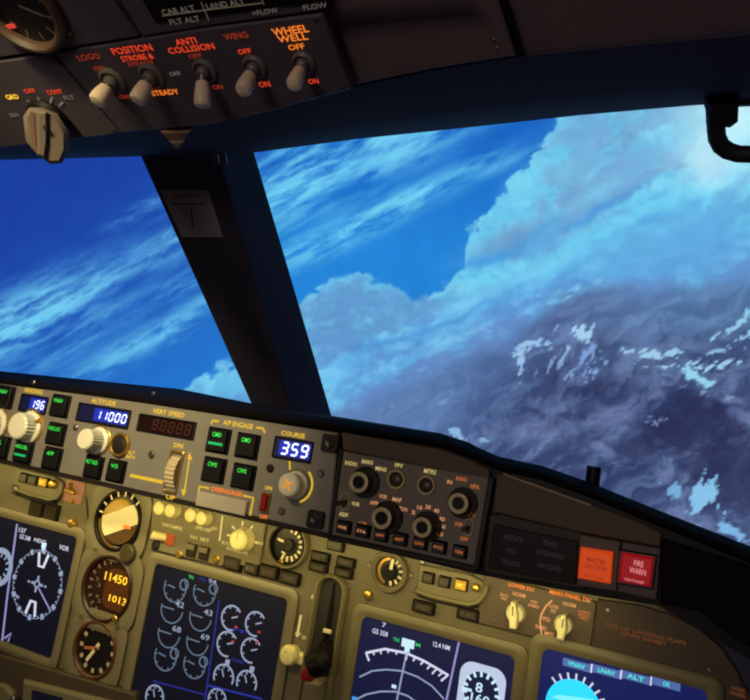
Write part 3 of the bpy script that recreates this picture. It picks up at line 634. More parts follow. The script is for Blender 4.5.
for p in (((187.5, 459), (190, 452), (193, 460)), ((181.5, 489), (183.5, 497), (187, 490))):
    t.part('arrow_mark', MB().add([(u, v, 0) for u, v in t.poly(p, n)], [(0, 1, 2)]), L_YELB, uv=(t.u, t.v), n=n + .0006, smooth=False)
# flight director switch
a, b = t.sz(266, 503, 9, 20, n)
fd = t.part('flight_director_switch', MB().ringp(rr(a, b, .001), rr(a * .7, b * .8, .001), 0, .003, .0008), GOLD, 265.8, 502.5, n)
t.part('rocker', MB().box(a * .66, b * .76, 0, .005, .001), RED, uv=ABS[fd][:2], n=n, parent=fd)
t.legend('ON', 268.5, 488, 7, 4, L_YEL, n + .0005); t.legend('OFF', 263.5, 517, 8, 4, L_ORG, n + .0005)
for x, y, r in ((76, 427.5, 2.4), (152, 454.5, 3), (321, 473.6, 3.6), (282, 511, 3.4)): t.screw(x, y, r, n)
t.screw(270.5, 468.3, 3.6, n, DARK)
for x, y in ((331, 443.5), (316.5, 519.5)):
    a, b = t.sz(x, y, 17, 18, n); tabp = t.part('mounting_tab', MB().box(a, b, 0, .0035, .0008, r=.003), DARK, x, y, n)
    r = t.sz(x, y, 4.6, 4.6, n)[0]; t.part('screw', MB().lathe([(r, 0), (r, .001), (r * .7, .0018), (r * .2, .0012)], 16), DSTEEL, uv=ABS[tabp][:2], n=n + .0035, parent=tabp)

# ------------------------------------------------------------------ display control panel with its round selectors
t = Thing('display_control_panel', FB, 408, 507, 'dark brown display control panel with ring-faced selector knobs and seven small lit buttons', 'control panel')
t.plate('face_plate', [(343, 451), (489, 477.6), (474.5, 566), (331, 535)], EFIS, -.003, n, .001)
t.plate('rim', [(339, 447), (343, 450), (331.5, 535), (327, 536)], DARK, -.003, n + .001, .0008)
t.plate('rim', [(489.5, 476), (494, 479), (478, 571), (474, 568)], DARK, -.003, n + .001, .0008)
t.plate('rim', [(330, 535.5), (475, 566), (477, 572), (329, 540)], DARK, -.003, n + .001, .0008)
for st, x, y, w, h, m in (('RADIO', 351, 463.5, 12, 4, L_PALE), ('BARO', 367.5, 462, 11, 4, L_PALE), ('MINS', 381, 469, 11, 4, L_PALE), ('FPV', 399, 465.6, 8, 4, L_PALE), ('MTRS', 430, 471.6, 12, 4.4, L_PALE),
                          ('IN', 449.6, 482, 5, 4, L_PINK), ('BARO', 461.6, 479, 11, 4, L_ORD), ('HPA', 475, 486.7, 9, 4.4, L_ORD), ('VOR', 355.5, 504, 8, 4, L_PALE), ('ADF', 343.5, 514.5, 9, 4, L_PALE),
                          ('APP', 374, 503, 8, 4, L_PINK), ('VOR', 383, 496.5, 8, 4, L_PINK), ('MAP', 397, 499.7, 9, 4, L_PINK), ('PLN', 403, 509, 8, 4, L_PINK),
                          ('5', 413.5, 512.4, 3.4, 4, L_PINK), ('10', 419.6, 507.6, 5, 4, L_PINK), ('20', 428, 506.9, 5.5, 4, L_PINK), ('40', 436.4, 510.7, 5.5, 4, L_PINK), ('80', 442, 519, 5.5, 4, L_PINK), ('160', 442, 526.5, 7, 4, L_PINK), ('320', 439.5, 534, 7, 4, L_PINK),
                          ('VOR', 458.5, 524.3, 8, 4, L_ORD), ('OFF', 464, 539, 8, 4, L_ORD), ('ADF', 471, 514.5, 8, 4, L_ORD), ('CTR', 363, 523.5, 8, 3, L_ORD)):
    t.legend(st, x, y, w, h, m, n + .0005)
for x, y, r in ((365.5, 482.5, 9.5), (388, 517.5, 10), (427.5, 526.5, 9.5), (463, 503, 10)):
    warm = GOLD if x < 400 else mat('dull brass trim', (150, 118, 74), .35, .7)
    knob(t, x, y, r, .015, n, mat('dark grey knob', (66, 60, 50), .4), DARK, 1.35, face=BLACK, face_ring=mat('worn pale ring', (214, 196, 140), .35))
for x, y, r in ((397, 479.5, 9.3), (427, 485.3, 9.3)): ring_button(t, x, y, r, n, mat('worn pale ring', (214, 196, 140), .35), mat('brown button cap', (64, 50, 36), .4))
for x, y, lab in ((345.7, 501.6, None), (469, 527, None)):
    a, b = t.sz(x, y, 10, 18, n)
    o1 = t.part('source_switch', MB().ringp(rr(a, b, a / 2), rr(a * .76, b * .84, a * .38), 0, .002, .0005), mat('worn pale ring', (214, 196, 140), .35), x, y, n)
    t.part('switch_lever', MB().tube([(0, 0, 0), (-.001, -.001, .007), (-.0015, -.0015, .012)], [a * .18, a * .2, a * .26], 14), DSTEEL, uv=ABS[o1][:2], n=n, parent=o1)
for st, x, y in (('WXR', 344.7, 527), ('STA', 363.7, 531), ('WPT', 382, 535), ('ARPT', 401, 539), ('DATA', 421, 543), ('POS', 440, 547), ('TERR', 460.4, 551.5)):
    push_button(t, x, y, 15, 13.5, n, (), st, L_PINK if x < 370 else L_ORD, 'map_button', mat('dark brown cap', (36, 28, 22), .4))

# ------------------------------------------------------------------ warning panel at the right end of the glareshield
t = Thing('annunciator_panel', FB, 532, 555, 'black system annunciator panel with faint dark lettering left of the orange warning light', 'annunciator panel')
t.plate('housing', [(489, 515), (500, 513.5), (585, 533), (585, 590), (483, 573)], DARK, -.003, .003, .001)
t.plate('lens_plate', [(494, 524), (578, 541.5), (576, 584.5), (488, 568)], BLACK, .002, .0045, .0006)
D_TXT = em('faint grey lettering', (62, 56, 58), .2)
for st, x, y, w in (('ANTI-ICE', 513, 538, 20), ('HYD', 511, 551, 11), ('DOORS', 511, 563, 19), ('ENG', 550, 543.5, 13), ('OVERHEAD', 550, 554.5, 28), ('AIR COND', 549, 567, 25)):
    t.legend(st, x, y, w, 5.4, D_TXT, .0049)
t = Thing('caution_light', FB, 594.5, 565, 'square orange-lit master caution button left of the red fire warning button', 'warning light')
t.plate('housing', [(579, 533.5), (621, 541), (617, 592), (576, 586)], mat('brown light housing', (80, 64, 54), .5), -.003, .004, .001)
t.plate('lens', [(580.5, 547.5), (613, 552.5), (610.5, 584), (577.5, 578)], W_ORG, .004, .010, .0014)
t.legend('MASTER\nCAUTION', 595.5, 564, 23, 11, em('dim dark red lettering', (150, 44, 12), .6), .0106); t.legend('PUSH TO RESET', 594, 577, 20, 2.4, em('dim dark red lettering', (150, 44, 12), .6), .0106)
t = Thing('fire_warning_light', FB, 637, 568, 'square red-lit fire warning button at the right end of the glareshield', 'warning light')
t.plate('housing', [(621.5, 541), (661, 548), (657, 601), (617, 592)], mat('brown light housing', (80, 64, 54), .5), -.003, .004, .001)
t.plate('bezel', [(618.5, 549), (657.5, 555), (653.5, 590), (615.5, 584)], mat('dark red bezel', (48, 10, 12), .4), .004, .008, .001)
t.plate('lens', [(622, 552.5), (654, 558), (650.5, 587), (618.5, 581.5)], W_RED, .008, .012, .0014)
t.legend('FIRE\nWARN', 638, 567.5, 17, 13.5, W_TXT, .0126); t.legend('PUSH TO RESET', 634.5, 581, 20, 2.4, W_TXT, .0126)

# ------------------------------------------------------------------ main instrument panel
t = Thing('main_instrument_panel', FA, 300, 640, 'khaki main instrument panel carrying the screens and dials below the glareshield', 'instrument panel')
t.plate('panel_plate', [(-250, 392), (340, 500), (600, 575), (655, 603), (700, 627), (733, 664), (752, 700), (775, 760), (790, 900), (-300, 900), (-250, 640)], PANEL, -.012, -.0006, .002)
for x, y in ((179, 554.7), (154.7, 546.7), (348, 586.7), (422.8, 561.6), (411, 575), (369, 565), (66, 677), (40, 668), (115, 686)): t.screw(x, y, 2.6)
r = t.sz(368.8, 595, 4.6, 4.6)[0]; t.part('dome_button', MB().lathe([(r, 0), (r, .002), (r * .8, .004), (r * .3, .005)], 24), GOLD, 368.8, 595)
r = t.sz(74, 523.6, 4, 4)[0]; t.part('dome_button', MB().lathe([(r, 0), (r, .003), (r * .7, .006), (r * .3, .007)], 24), GOLD, 74, 523.6)
t.line('panel_seam', [(86, 497), (96, 600), (80, 690)], 1.4, DARK, .0004)
t.line('panel_seam', [(150, 508), (141, 560)], 1.4, DARK, .0004)
side = Thing('side_wall_cover', FA, 700, 620, 'dark blue curved cover edge behind the blank brown panel at the lower right', 'panel cover')
side.plate('cover_body', [(560, 560), (660, 592), (705, 606), (750, 634), (790, 675), (850, 760), (850, 900), (780, 900), (740, 690), (690, 630), (600, 590)], mat('navy cover vinyl', (40, 44, 72), .5, bump=.2), -.035, -.014, .006)
for x, y, lab in ((657, 600, 'small dull screw on the dark blue cover edge below the red warning light'), (733, 648, 'bright screw at the outer curved edge of the blank brown panel')):
    s_ = Thing('cover_screw', FA, x, y, lab, 'screw', 'screws on the dark blue cover', n=-.013); s_.screw(x, y, 2.6, -.013, mat('bright screw', (200, 190, 175), .35, .6), 'screw_head')

def display(name, u0, u1, v0, v1, label, screen_m, bez=.011, r=.006):
    uc, vc = (u0 + u1) / 2, (v0 + v1) / 2; x, y = proj(FA.world(uc, vc))
    t = Thing(name, FA, x, y, label, 'display screen')
    a, b = u1 - u0, v1 - v0
    t.part('bezel', MB().ringp(rr(a + 2 * bez, b + 2 * bez, r + bez * .4), rr(a, b, r), 0, .006, .002), PANEL_EDGE, uv=(uc, vc), n=0)
    t.part('screen', MB().box(a + .002, b + .002, 0, .0012), screen_m, uv=(uc, vc), n=.0003, smooth=False)
    t.n_s = .0018
    return t
S = .0018
# left navigation display
t = display('navigation_display', -.80, -.607, -.297, -.158, 'dark screen with white compass rose at the left edge of the picture', S_BLACK)
t.line('divider_line', [(17, 524), (7, 598), (2, 642)], 1.8, Y_LILAC, S)
r = t.sz(37, 584, 24.5, 24.5, S)[0]
t.part('compass_rose', MB().ring(r * .99, r * 1.005, -.0001, .0001, 60).ticks(r * .9, r * 1.06, range(0, 360, 30), r * .13, 0).ticks(r * .93, r * 1.0, range(0, 360, 10), r * .04, 0), Y_PALE, 37, 584, S, smooth=False)
for sgn in (1, -1):
    t.part('course_pointer', MB().strip([(-r * .2, sgn * r * .92), (-r * .1, sgn * r * .52), (r * .1, sgn * r * .52), (r * .2, sgn * r * .92)], r * .1, 0), Y_WHITE, 37, 584, S, smooth=False)
t.part('aircraft_mark', MB().ticks(r * .06, r * .24, (0, 90, 180, 270), r * .08, 0).ring(r * .08, r * .12, -.0001, .0001).ticks(r * .3, r * .4, (0, 180), r * .06, 0), Y_PALE, 37, 584, S, smooth=False)
t.part('bearing_line', MB().strip([(r * .1, -r * .1), (r * .75, -r * .6)], r * .05, 0).strip([(-r * .95, -r * .45), (-r * .6, -r * .55)], r * .07, 0), Y_LILAC, 37, 584, S, smooth=False)
t.legend('137', 22.5, 530.5, 7, 4.6, Y_WHITE, S); t.legend('GS 248', 25, 537.5, 11, 4.6, Y_WHITE, S); t.legend('HDG', 40, 541, 12, 4, Y_WHITE, S); t.legend('VOR', 64, 548, 10, 5, Y_WHITE, S)
t.part('heading_pointer', MB().add([(-.004, .005, 0), (.004, .005, 0), (.0035, 0, 0), (0, -.007, 0), (-.0035, 0, 0)], [(0, 1, 2, 3, 4)]), Y_GLOW, 43.5, 547, S, smooth=False)
r2 = t.sz(-1, 567, 13.5, 13.5, S)[0]
t.part('attitude_dial', MB().ring(r2 * .72, r2, -.0001, .0001, 50).ticks(r2 * .5, r2 * .72, range(0, 360, 30), r2 * .1, 0), Y_PALE, -1, 567, S, smooth=False)
t.part('lower_mark', MB().strip([(-.005, -.004), (.004, .004), (.002, -.006)], .0026, 0), Y_LILAC, 8, 636, S, smooth=False)
# centre engine display
t = display('engine_display', -.4875, -.316, -.325, -.1625, 'dark engine screen with columns of small round pale gauges', S_BLACK)
def mini(x, y, rp, st, kind):
    r = t.sz(x, y, rp, rp, S)[0]; mb = MB()
    if kind == 0: mb.arc(r, -200, 40, r * .1, 0); mb.strip([(0, 0), (-r * .7, r * .1)], r * .1, 0); mb.ticks(r * .8, r, (-180, -140, -100, -60, -20), r * .1, 0); mb.ring(r * .3, r * .42, -.0001, .0001, 24, x=r * .75, y=r * .4)
    if kind == 1: mb.arc(r, -190, 0, r * .1, 0); mb.strip([(-r, 0), (r * .2, 0)], r * .1, 0)
    if kind == 2: mb.arc(r, 40, 290, r * .16, 0); mb.strip([(0, 0), (r * .6, r * .25)], r * .12, 0); mb.ticks(r * .75, r, (60, 110, 160, 210), r * .12, 0)
    if kind == 3: mb.arc(r, -20, 210, r * .16, 0); mb.strip([(0, 0), (-r * .3, r * .6)], r * .12, 0); mb.ticks(r * .7, r, (20, 60, 100, 140, 180), r * .12, 0)
    g = t.part('engine_gauge', mb, Y_DIM if kind < 2 else Y_PALE, x, y, S, smooth=False)
    if st: t.part('gauge_value', text_mb(MB(), st, r * .8, r * .42), Y_PALE, uv=(ABS[g][0] + r * .62, ABS[g][1] + r * .48), n=S + .0001, parent=g, smooth=False)
for x, y, k, st in ((175, 588, 0, ''), (204.5, 592, 0, ''), (172, 609, 1, '42'), (200.5, 617, 1, '43'), (169, 633.5, 1, '68'), (197.5, 641.5, 1, '69'), (165.5, 656.5, 0, ''), (194.5, 664.5, 0, '')): mini(x, y, 11, st, k)
for x, y, k in ((231.5, 618, 2), (255.5, 624, 2), (227, 644, 2), (251, 650.5, 2), (223.5, 677, 3), (246.5, 683, 3)): mini(x, y, 10, '', k)
for x, y in ((154.5, 697), (217, 700)): mini(x, y, 9, '', 3)
for x, y in ((227.5, 662), (252, 669)): t.part('value_box', MB().box(.0052, .005, 0, .0001), Y_PALE, x, y, S, smooth=False)
for x, y in ((236, 627), (259, 632), (233, 641.5), (257, 642.5)): t.part('limit_mark', MB().box(.0035, .0022, 0, .0001), Y_RED, x, y, S, smooth=False)
t.legend('TAI', 191, 577, 5, 3.4, Y_GREEN, S); t.legend('-TO-', 202.5, 579, 9, 3.4, Y_BLUE, S); t.legend('94', 212.5, 581.5, 8, 4.5, Y_PALE, S)
t.line('divider_line', [(219, 601), (205, 700)], 1.2, Y_BLUE, S); t.line('divider_line', [(206.5, 685), (262, 699)], 1.5, Y_BLUE, S); t.line('divider_line', [(153, 681), (206, 695)], .9, Y_BLUE, S)
t.legend('FF', 240, 631, 14, 3, Y_BLUE, S); t.legend('OIL', 238, 661, 14, 3, Y_BLUE, S)
# right navigation display
t = display('map_display', -.2335, -.0862, -.297, -.159, 'navy screen with white map arcs beside a pale boxed dial', S_NAVY)
t.line('divider_line', [(460, 637), (446, 702)], 2.0, Y_LILAC, S)
o = t.poly([(397, 702)], S)[0]
p1 = t.poly([(365.6, 653), (385, 649), (406, 653), (424, 661), (437, 668.5), (448.5, 675.5)], S)
t.part('range_arc', MB().strip(p1, .0022, 0), Y_WHITE, uv=(t.u, t.v), n=S, smooth=False)
for x, y, x2, y2 in ((366, 652.5, 369, 661), (448, 675, 441, 681)): t.line('arc_tick', [(x, y), (x2, y2)], 2, Y_WHITE, S)
for x, y, x2, y2 in ((380.5, 649.8, 381, 654), (373, 651, 374, 655), (388, 649.5, 388, 653), (397, 651, 396, 654.5), (407, 654, 406, 660), (415.5, 657.3, 413, 661), (424, 661, 420.5, 664.5), (431, 665, 427, 669), (437, 668.5, 432, 674), (443, 672, 438.5, 676)): t.line('arc_tick', [(x, y), (x2, y2)], 1.6, Y_WHITE, S)
t.part('range_arc', MB().strip(t.poly([(359.5, 677), (372, 671), (386, 669.5), (402, 671), (418, 677), (432, 686), (444, 699)], S), .0015, 0), Y_PALE, uv=(t.u, t.v), n=S, smooth=False)
t.part('range_arc', MB().strip(t.poly([(355, 700), (366, 694.5), (380, 691.5), (395, 691.5), (408, 696), (416, 702)], S), .0015, 0), Y_PALE, uv=(t.u, t.v), n=S, smooth=False)
t.line('track_line', [(406.5, 653), (396.5, 702)], 1.8, Y_PALE, S)
t.part('heading_box', MB().box(.0125, .0075, 0, .0001).box(.005, .004, 0, .0001, x=0, y=-.0055), Y_GLOW, 408, 643.5, S, smooth=False)
t.legend('7', 384, 625, 4, 4.4, Y_WHITE, S); t.legend('GS 358', 380, 632.5, 16, 5, Y_WHITE, S); t.legend('TRK', 396.5, 639.7, 7, 3.6, Y_GREEN, S); t.legend('M', 418, 645, 4.5, 3.6, Y_GREEN, S); t.legend('12.4 NM', 441.5, 646, 17, 5, Y_WHITE, S)
t.part('waypoint_mark', MB().box(.0045, .003, 0, .0001), Y_GLOW, 394, 686.5, S, smooth=False); t.part('waypoint_mark', MB().box(.006, .004, 0, .0001), em('sky blue screen mark', (70, 150, 230), .9), 355, 699, S, smooth=False)
x, y = 481, 692; r = t.sz(x, y, 24, 24, S)[0]
d_ = t.part('airspeed_dial', MB().ringp(rr(r * 2, r * 2.2, r * .55, 10), [(q[0] * .74, q[1] * .8) for q in rr(r * 2, r * 2.0, r * .95, 10)], -.0001, .0001), em('pale lilac screen fill', (186, 200, 232), .9), x, y, S, smooth=False)
t.part('dial_ticks', MB().ticks(r * .6, r * .82, range(0, 360, 24), r * .11, 0), Y_GLOW, uv=ABS[d_][:2], n=S + .0003, parent=d_, smooth=False)
t.part('dial_value', text_mb(text_mb(MB(), '8', r * .3, r * .4, -r * .1, r * .16), '160', r * .8, r * .36, 0, -r * .28), Y_GLOW, uv=ABS[d_][:2], n=S + .0003, parent=d_, smooth=False)
t.part('dial_needle', MB().strip([(-r * .85, -r * .05), (-r * .4, -r * .05)], r * .12, 0), Y_GLOW, uv=ABS[d_][:2], n=S + .0003, parent=d_, smooth=False)
# right primary flight display
t = display('flight_display', -.064, .064, -.297, -.1455, 'deep blue screen with cyan disc below a row of teal readouts, rightmost screen', S_PFD)
for x, y, st in ((576.5, 665, 'VNAV'), (606.5, 671.5, 'LNAV'), (635.5, 677.5, 'ALT'), (666.5, 684, 'OK')):
    a, b = t.sz(x, y, 28.5, 8, S); c_ = t.part('mode_cell', MB().box(a, b, 0, .0001), Y_CELL, x, y, S, smooth=False)
    t.part('cell_text', text_mb(MB(), st, a * (.62 if st != 'OK' else .26), b * .56), Y_TEAL, uv=ABS[c_][:2], n=S + .0003, parent=c_, smooth=False)
for x, y in ((591.5, 668.3), (621, 674.5), (651, 681)): 
    a, b = t.sz(x, y, 2, 9, S); t.part('cell_divider', MB().box(a, b, 0, .0001), Y_WHITE, x, y, S + .0002, smooth=False)
x, y = 573, 708; r = t.sz(x, y, 29, 29, S)[0]
dsk = t.part('attitude_disc', MB().cyl(r, 0, .0001, 60, 0), Y_CYAN, x, y, S, smooth=False)
t.part('bank_tick', MB().ticks(r * .98, r * 1.22, (30, 45, 60, 75, 90, 105, 120, 135), r * .07, 0), Y_WHITE, uv=ABS[dsk][:2], n=S + .0002, parent=dsk, smooth=False)
t.part('cloud_patch', MB().prism([(-r * .8, r * .15), (r * .2, r * .2), (r * .75, r * .5), (r * .3, r * .45), (-r * .6, r * .3)], 0, .0001), em('light cyan screen fill', (120, 235, 255), 1.0), uv=ABS[dsk][:2], n=S + .0002, parent=dsk, smooth=False)

# standby dials in the column right of the left screen -----------------
def gauge(name, x, y, wpx, label, face, bez=.010, sq=True, ringm=BLACK):
    t = Thing(name, FA, x, y, label, 'dial'); r = t.sz(x, y, wpx / 2, wpx / 2)[0]
    if sq: t.part('bezel', MB().ringp(rr(2 * r + 2 * bez, 2 * r + 2 * bez, r * .75, 11), circ_like(rr(2 * r + 2 * bez, 2 * r + 2 * bez, r * .75, 11), r * 1.02), 0, .005, .0015), PANEL_EDGE, x, y)
    else: t.part('bezel', MB().ring(r * .98, r + bez, 0, .007, 48, .0025), PANEL_EDGE, x, y)
    t.part('dial_ring', MB().ring(r * .86, r * 1.02, 0, .006, 48, .002), ringm, x, y)
    t.part('dial_face', MB().cyl(r * .98, 0, .001, 48, 0), face, x, y)
    t.r = r; t.x, t.y = x, y
    return t
def circ_like(o, r): return [(r * p[0] / math.hypot(*p), r * p[1] / math.hypot(*p)) for p in o]
t = gauge('standby_attitude_indicator', 120, 521, 47, 'round attitude dial with a slanted cream band, topmost of the three standby dials', DIAL)
r = t.r
t.part('attitude_ball', MB().lathe([(r * .74, .001), (r * .71, .003), (r * .5, .0055), (r * .15, .0065)], 40), AMBERP, t.x, t.y, label='amber ball top')
q = math.radians(26)
def rot2(pts, a): return [(x * math.cos(a) - y * math.sin(a), x * math.sin(a) + y * math.cos(a)) for x, y in pts]
def seg_pts(y0, y1, R, k=14): 
    l = [(-math.sqrt(max(0, R * R - yy * yy)), yy) for yy in np.linspace(y0, y1, k)]; return l + [(-a, b) for a, b in l[::-1]]
t.part('cream_band', MB().prism(rot2(seg_pts(-r * .30, r * .36, r * .75), q), 0, .0012), CREAM, t.x, t.y, .0062)
t.part('ground_half', MB().prism(rot2(seg_pts(-r * .74, -r * .30, r * .75), q), 0, .001), GROUNDP, t.x, t.y, .0062)
t.part('bank_ticks', MB().ticks(r * .8, r * .96, (50, 70, 90, 110, 130, 150, 170), r * .06, 0), CREAM, t.x, t.y, .0066, smooth=False)
t.part('gold_arc', MB().arc(r * .86, 185, 265, r * .09, 0), GOLD, t.x, t.y, .0066, smooth=False)
t.part('red_mark', MB().box(r * .3, r * .1, 0, .0005), L_ORG, t.x + 7, t.y + 6, .0080, smooth=False)
a, b = t.sz(131, 552, 12, 8); t.part('caging_knob', MB().cyl(a * .6, 0, .009, 24), mat('dark olive knob', (70, 62, 40), .45), 131, 553, .002)
a, b = t.sz(106, 549, 36, 3); t.part('painted_slot_shade', MB().box(a, b, 0, .0006, r=.001), DARK, 108, 549.5, .0003)  # dark strip painted for the shade in the slot under the bezel
t = gauge('standby_altimeter', 109, 588, 51, 'round brown dial with glowing yellow digits, middle one of the three standby dials', BROWNDIAL, ringm=mat('dark brown dial ring', (50, 28, 16), .4))
r = t.r
t.legend('11450', 116, 578.5, 23, 8.5, L_AMB, .0025, name='digits'); t.legend('1013', 117.5, 600, 18, 7, L_AMB, .0025, name='digits')
t.part('readout_backing', MB().box(r * 1.0, r * 1.2, 0, .0004, r=r * .3), em('dim amber window', (96, 50, 8), .45), 117, 590, .0016, smooth=False)
t.part('scale_marks', MB().ticks(r * .7, r * .84, range(100, 280, 18), r * .07, 0), mat('faded dial marks', (130, 110, 96), .5), t.x, t.y, .002, smooth=False)
for st, x, y in (('2', 97.5, 579), ('3', 99, 585), ('4', 97, 596), ('5', 99.5, 601)): t.legend(st, x, y, 3.6, 4, mat('faded dial marks', (130, 110, 96), .5), .002, name='numeral')
t.screw(115.5, 619, 2.6, .009, GOLD)
t = gauge('round_clock_dial', 97, 649, 44, 'round dark dial with pale hour marks and two hands, lowest of the three standby dials', DIAL, ringm=mat('dark copper dial ring', (84, 48, 26), .4))
r = t.r; HND = mat('pale dial marks', (190, 176, 150), .5)
t.part('hour_marks', MB().ticks(r * .66, r * .82, range(0, 360, 30), r * .14, 0), HND, t.x, t.y, .002, smooth=False)
t.part('long_hand', MB().strip([(r * .1, r * .05), (-r * .6, -r * .1)], r * .1, 0), mat('orange hand', (190, 110, 60), .5), t.x, t.y, .0026, smooth=False)
t.part('short_hand', MB().strip([(r * .05, r * .2), (-r * .38, -r * .5)], r * .13, 0), CREAM, t.x, t.y, .003, smooth=False)
t.part('hub', MB().cyl(r * .09, 0, .002, 16), STEEL, t.x, t.y, .002)
t = gauge('flap_gauge', 289, 544.5, 35, 'round black dial with cream numbers at the top right of the switch panel', DIAL, .004, False)
r = t.r
t.part('scale_marks', MB().ticks(r * .58, r * .84, list(range(-110, 90, 22)), r * .13, 0), CREAM, t.x, t.y, .0022, smooth=False)
t.part('needle', MB().strip([(-r * .7, r * .15), (r * .1, 0)], r * .12, 0), CREAM, t.x, t.y, .003, smooth=False)
t.part('hub', MB().cyl(r * .3, 0, .003, 20), DARK, t.x, t.y, .002)
t.part('scale_line', MB().strip([(-r * .35, -r * .42), (-r * .1, -r * .5)], r * .08, 0), CREAM, t.x, t.y, .0022, smooth=False)
t = gauge('brake_pressure_gauge', 390.3, 571.4, 32, 'small round gauge with gold arc above the map screen', DIAL, .003, False, GREYK)
r = t.r
t.part('gold_arc', MB().arc(r * .72, 100, 250, r * .16, 0), GOLD, t.x, t.y, .0024, smooth=False)
t.part('dial_hub', MB().cyl(r * .42, 0, .003, 24), BLACK, t.x, t.y, .001)
t.part('needle', MB().strip([(0, r * .1), (r * .06, r * .72)], r * .2, 0), CREAM, t.x, t.y, .0045, smooth=False)
t.part('scale_marks', MB().ticks(r * .55, r * .8, (-80, -50, -20, 10, 40, 60), r * .14, 0), CREAM, t.x, t.y, .0024, smooth=False)

# small lamp modules ---------------------------------------------------
def lamp_module(xs, ys, x0, y0, label, br, ylamp, btn, bands):
    t = Thing('warning_lamp_module', FA, x0, y0, label, 'lamp module', 'rounded lamp modules')
    t.plate('module_body', br, PANEL_EDGE, 0, .005, .0015)
    for i, (x, y) in enumerate(zip(xs, ys)): lamp(t, x, y, *((12, 11.5) if x0 > 200 else (8.6, 10)), .005, OLIVE2, *(('A/P', em('dim olive lettering', (110, 96, 60), .5)) if i == 0 else ('A/T', em('dim olive lettering', (110, 96, 60), .5))))
    l = lamp(t, *ylamp, *((13, 12) if x0 > 200 else (8.6, 10)), .005, em('amber lit lens', (206, 150, 30), .75), 'FMC', L_AMB)
    r = t.sz(*btn, *((4.2, 4.2) if x0 > 200 else (3.4, 3.4)))[0]; t.part('test_button', MB().lathe([(r, 0), (r, .004), (r * .7, .006), (r * .2, .0066)], 24), GOLD, *btn, .005)
    t.part('lower_rail', MB().tube([(u, v, .006) for u, v in t.poly(bands, .006)], .0022, 10), PANEL_EDGE, uv=(t.u, t.v))
    t.line('painted_rail_shadow', [(x + .5, y + 4) for x, y in bands[:-2]], 3, DARK, .0006)  # dark line painted below the rail as its shadow
    t.screw(*bands[0], 3.2, .005)
    for (x, y) in ((bands[0][0] + 8, bands[0][1] + 16), (bands[-2][0] - 1, bands[-2][1] + 12)):
        pass
    return t
lamp_module((429, 445), (577.5, 581.5), 450, 588, 'rounded lamp module with a lit amber square above the map screen', [(419, 564), (470, 574), (484, 582), (486, 592), (480, 602), (470, 605), (420, 593), (416, 588)], (461.8, 584.6), (476.8, 587.5), [(417, 591), (430, 596), (450, 600.5), (468, 604.5), (478, 602), (485, 594), (487, 585)])
lamp_module((25.6, 35), (478, 480.4), 40, 485, 'rounded lamp module with small dark squares above the left compass screen', [(16, 467), (52, 476), (61, 482), (62, 492), (56, 500), (48, 500), (16, 492), (13, 487)], (45.6, 482.4), (54.5, 484.3), [(15, 489), (28, 494), (40, 497), (50, 500), (57, 498), (61, 492), (62, 484)])
def lamp_cluster(name, label, lamps, m=OLIVE, txt=None):
    t = Thing(name, FA, lamps[0][0], lamps[0][1], label, 'annunciator lamps')
    for (x, y, w, h), s in zip(lamps, txt or [None] * len(lamps)): lamp(t, x, y, w, h, 0, m, s, em('dim olive lettering', (110, 96, 60), .5))
    return t
lamp_cluster('screen_lamp_pair', 'pair of dark oblong lamps between the amber lamp module and the map screen', [(424.4, 606.7, 23, 12), (468.8, 613.8, 23, 12)], OLIVE, ('SPEED', 'FLAPS'))
lamp_cluster('knurled_lamp_pair', 'pair of dark square lamps above the left compass screen', [(38, 509.5, 14, 17), (53, 512.5, 14, 17)], OLIVE)
lamp_cluster('gear_lamp_cluster', 'cluster of five dark lamps above the gear lever slot', [(336.6, 545.5, 17, 11), (321.5, 556.5, 19, 10), (347, 562, 19, 10), (319.5, 566.8, 19, 10), (344.5, 572.5, 19, 10)], OLIVE, ('NOSE', 'LEFT', 'RIGHT', 'GEAR', 'GEAR'))
lamp_cluster('lamp_strip', 'strip of four dark smoked lamps along the top right of the engine screen', [(234, 562.7, 19, 14), (253, 568, 15, 12), (270, 571.5, 19, 13), (291, 577.5, 21, 13)], OLIVE2, ('AUTO', 'B', 'SLATS', 'TRANSIT'))
# gold tiller toggle with a red glow beside the left lamps
t = Thing('guarded_toggle', FA, 75, 492, 'gold cross-shaped toggle on a pinkish red lit base above the left dials', 'toggle switch')
a, b = t.sz(75, 492, 19, 22); t.part('lit_base', MB().box(a, b, 0, .002, .0006, r=.003), em('pinkish lit base', (176, 112, 70), .55), 74.5, 492)
t.part('cross_arm', MB().tube([(-.008, .001, .007), (.008, -.001, .007)], .0022, 12), GOLD, 75, 491.5); t.part('stem', MB().tube([(0, 0, 0), (0, .002, .007), (.001, .010, .010)], [.003, .003, .0028], 12), GOLD, 75, 491.5)
t.part('lower_knob', MB().cyl(.003, 0, .005, 16), GOLD, 74, 501)

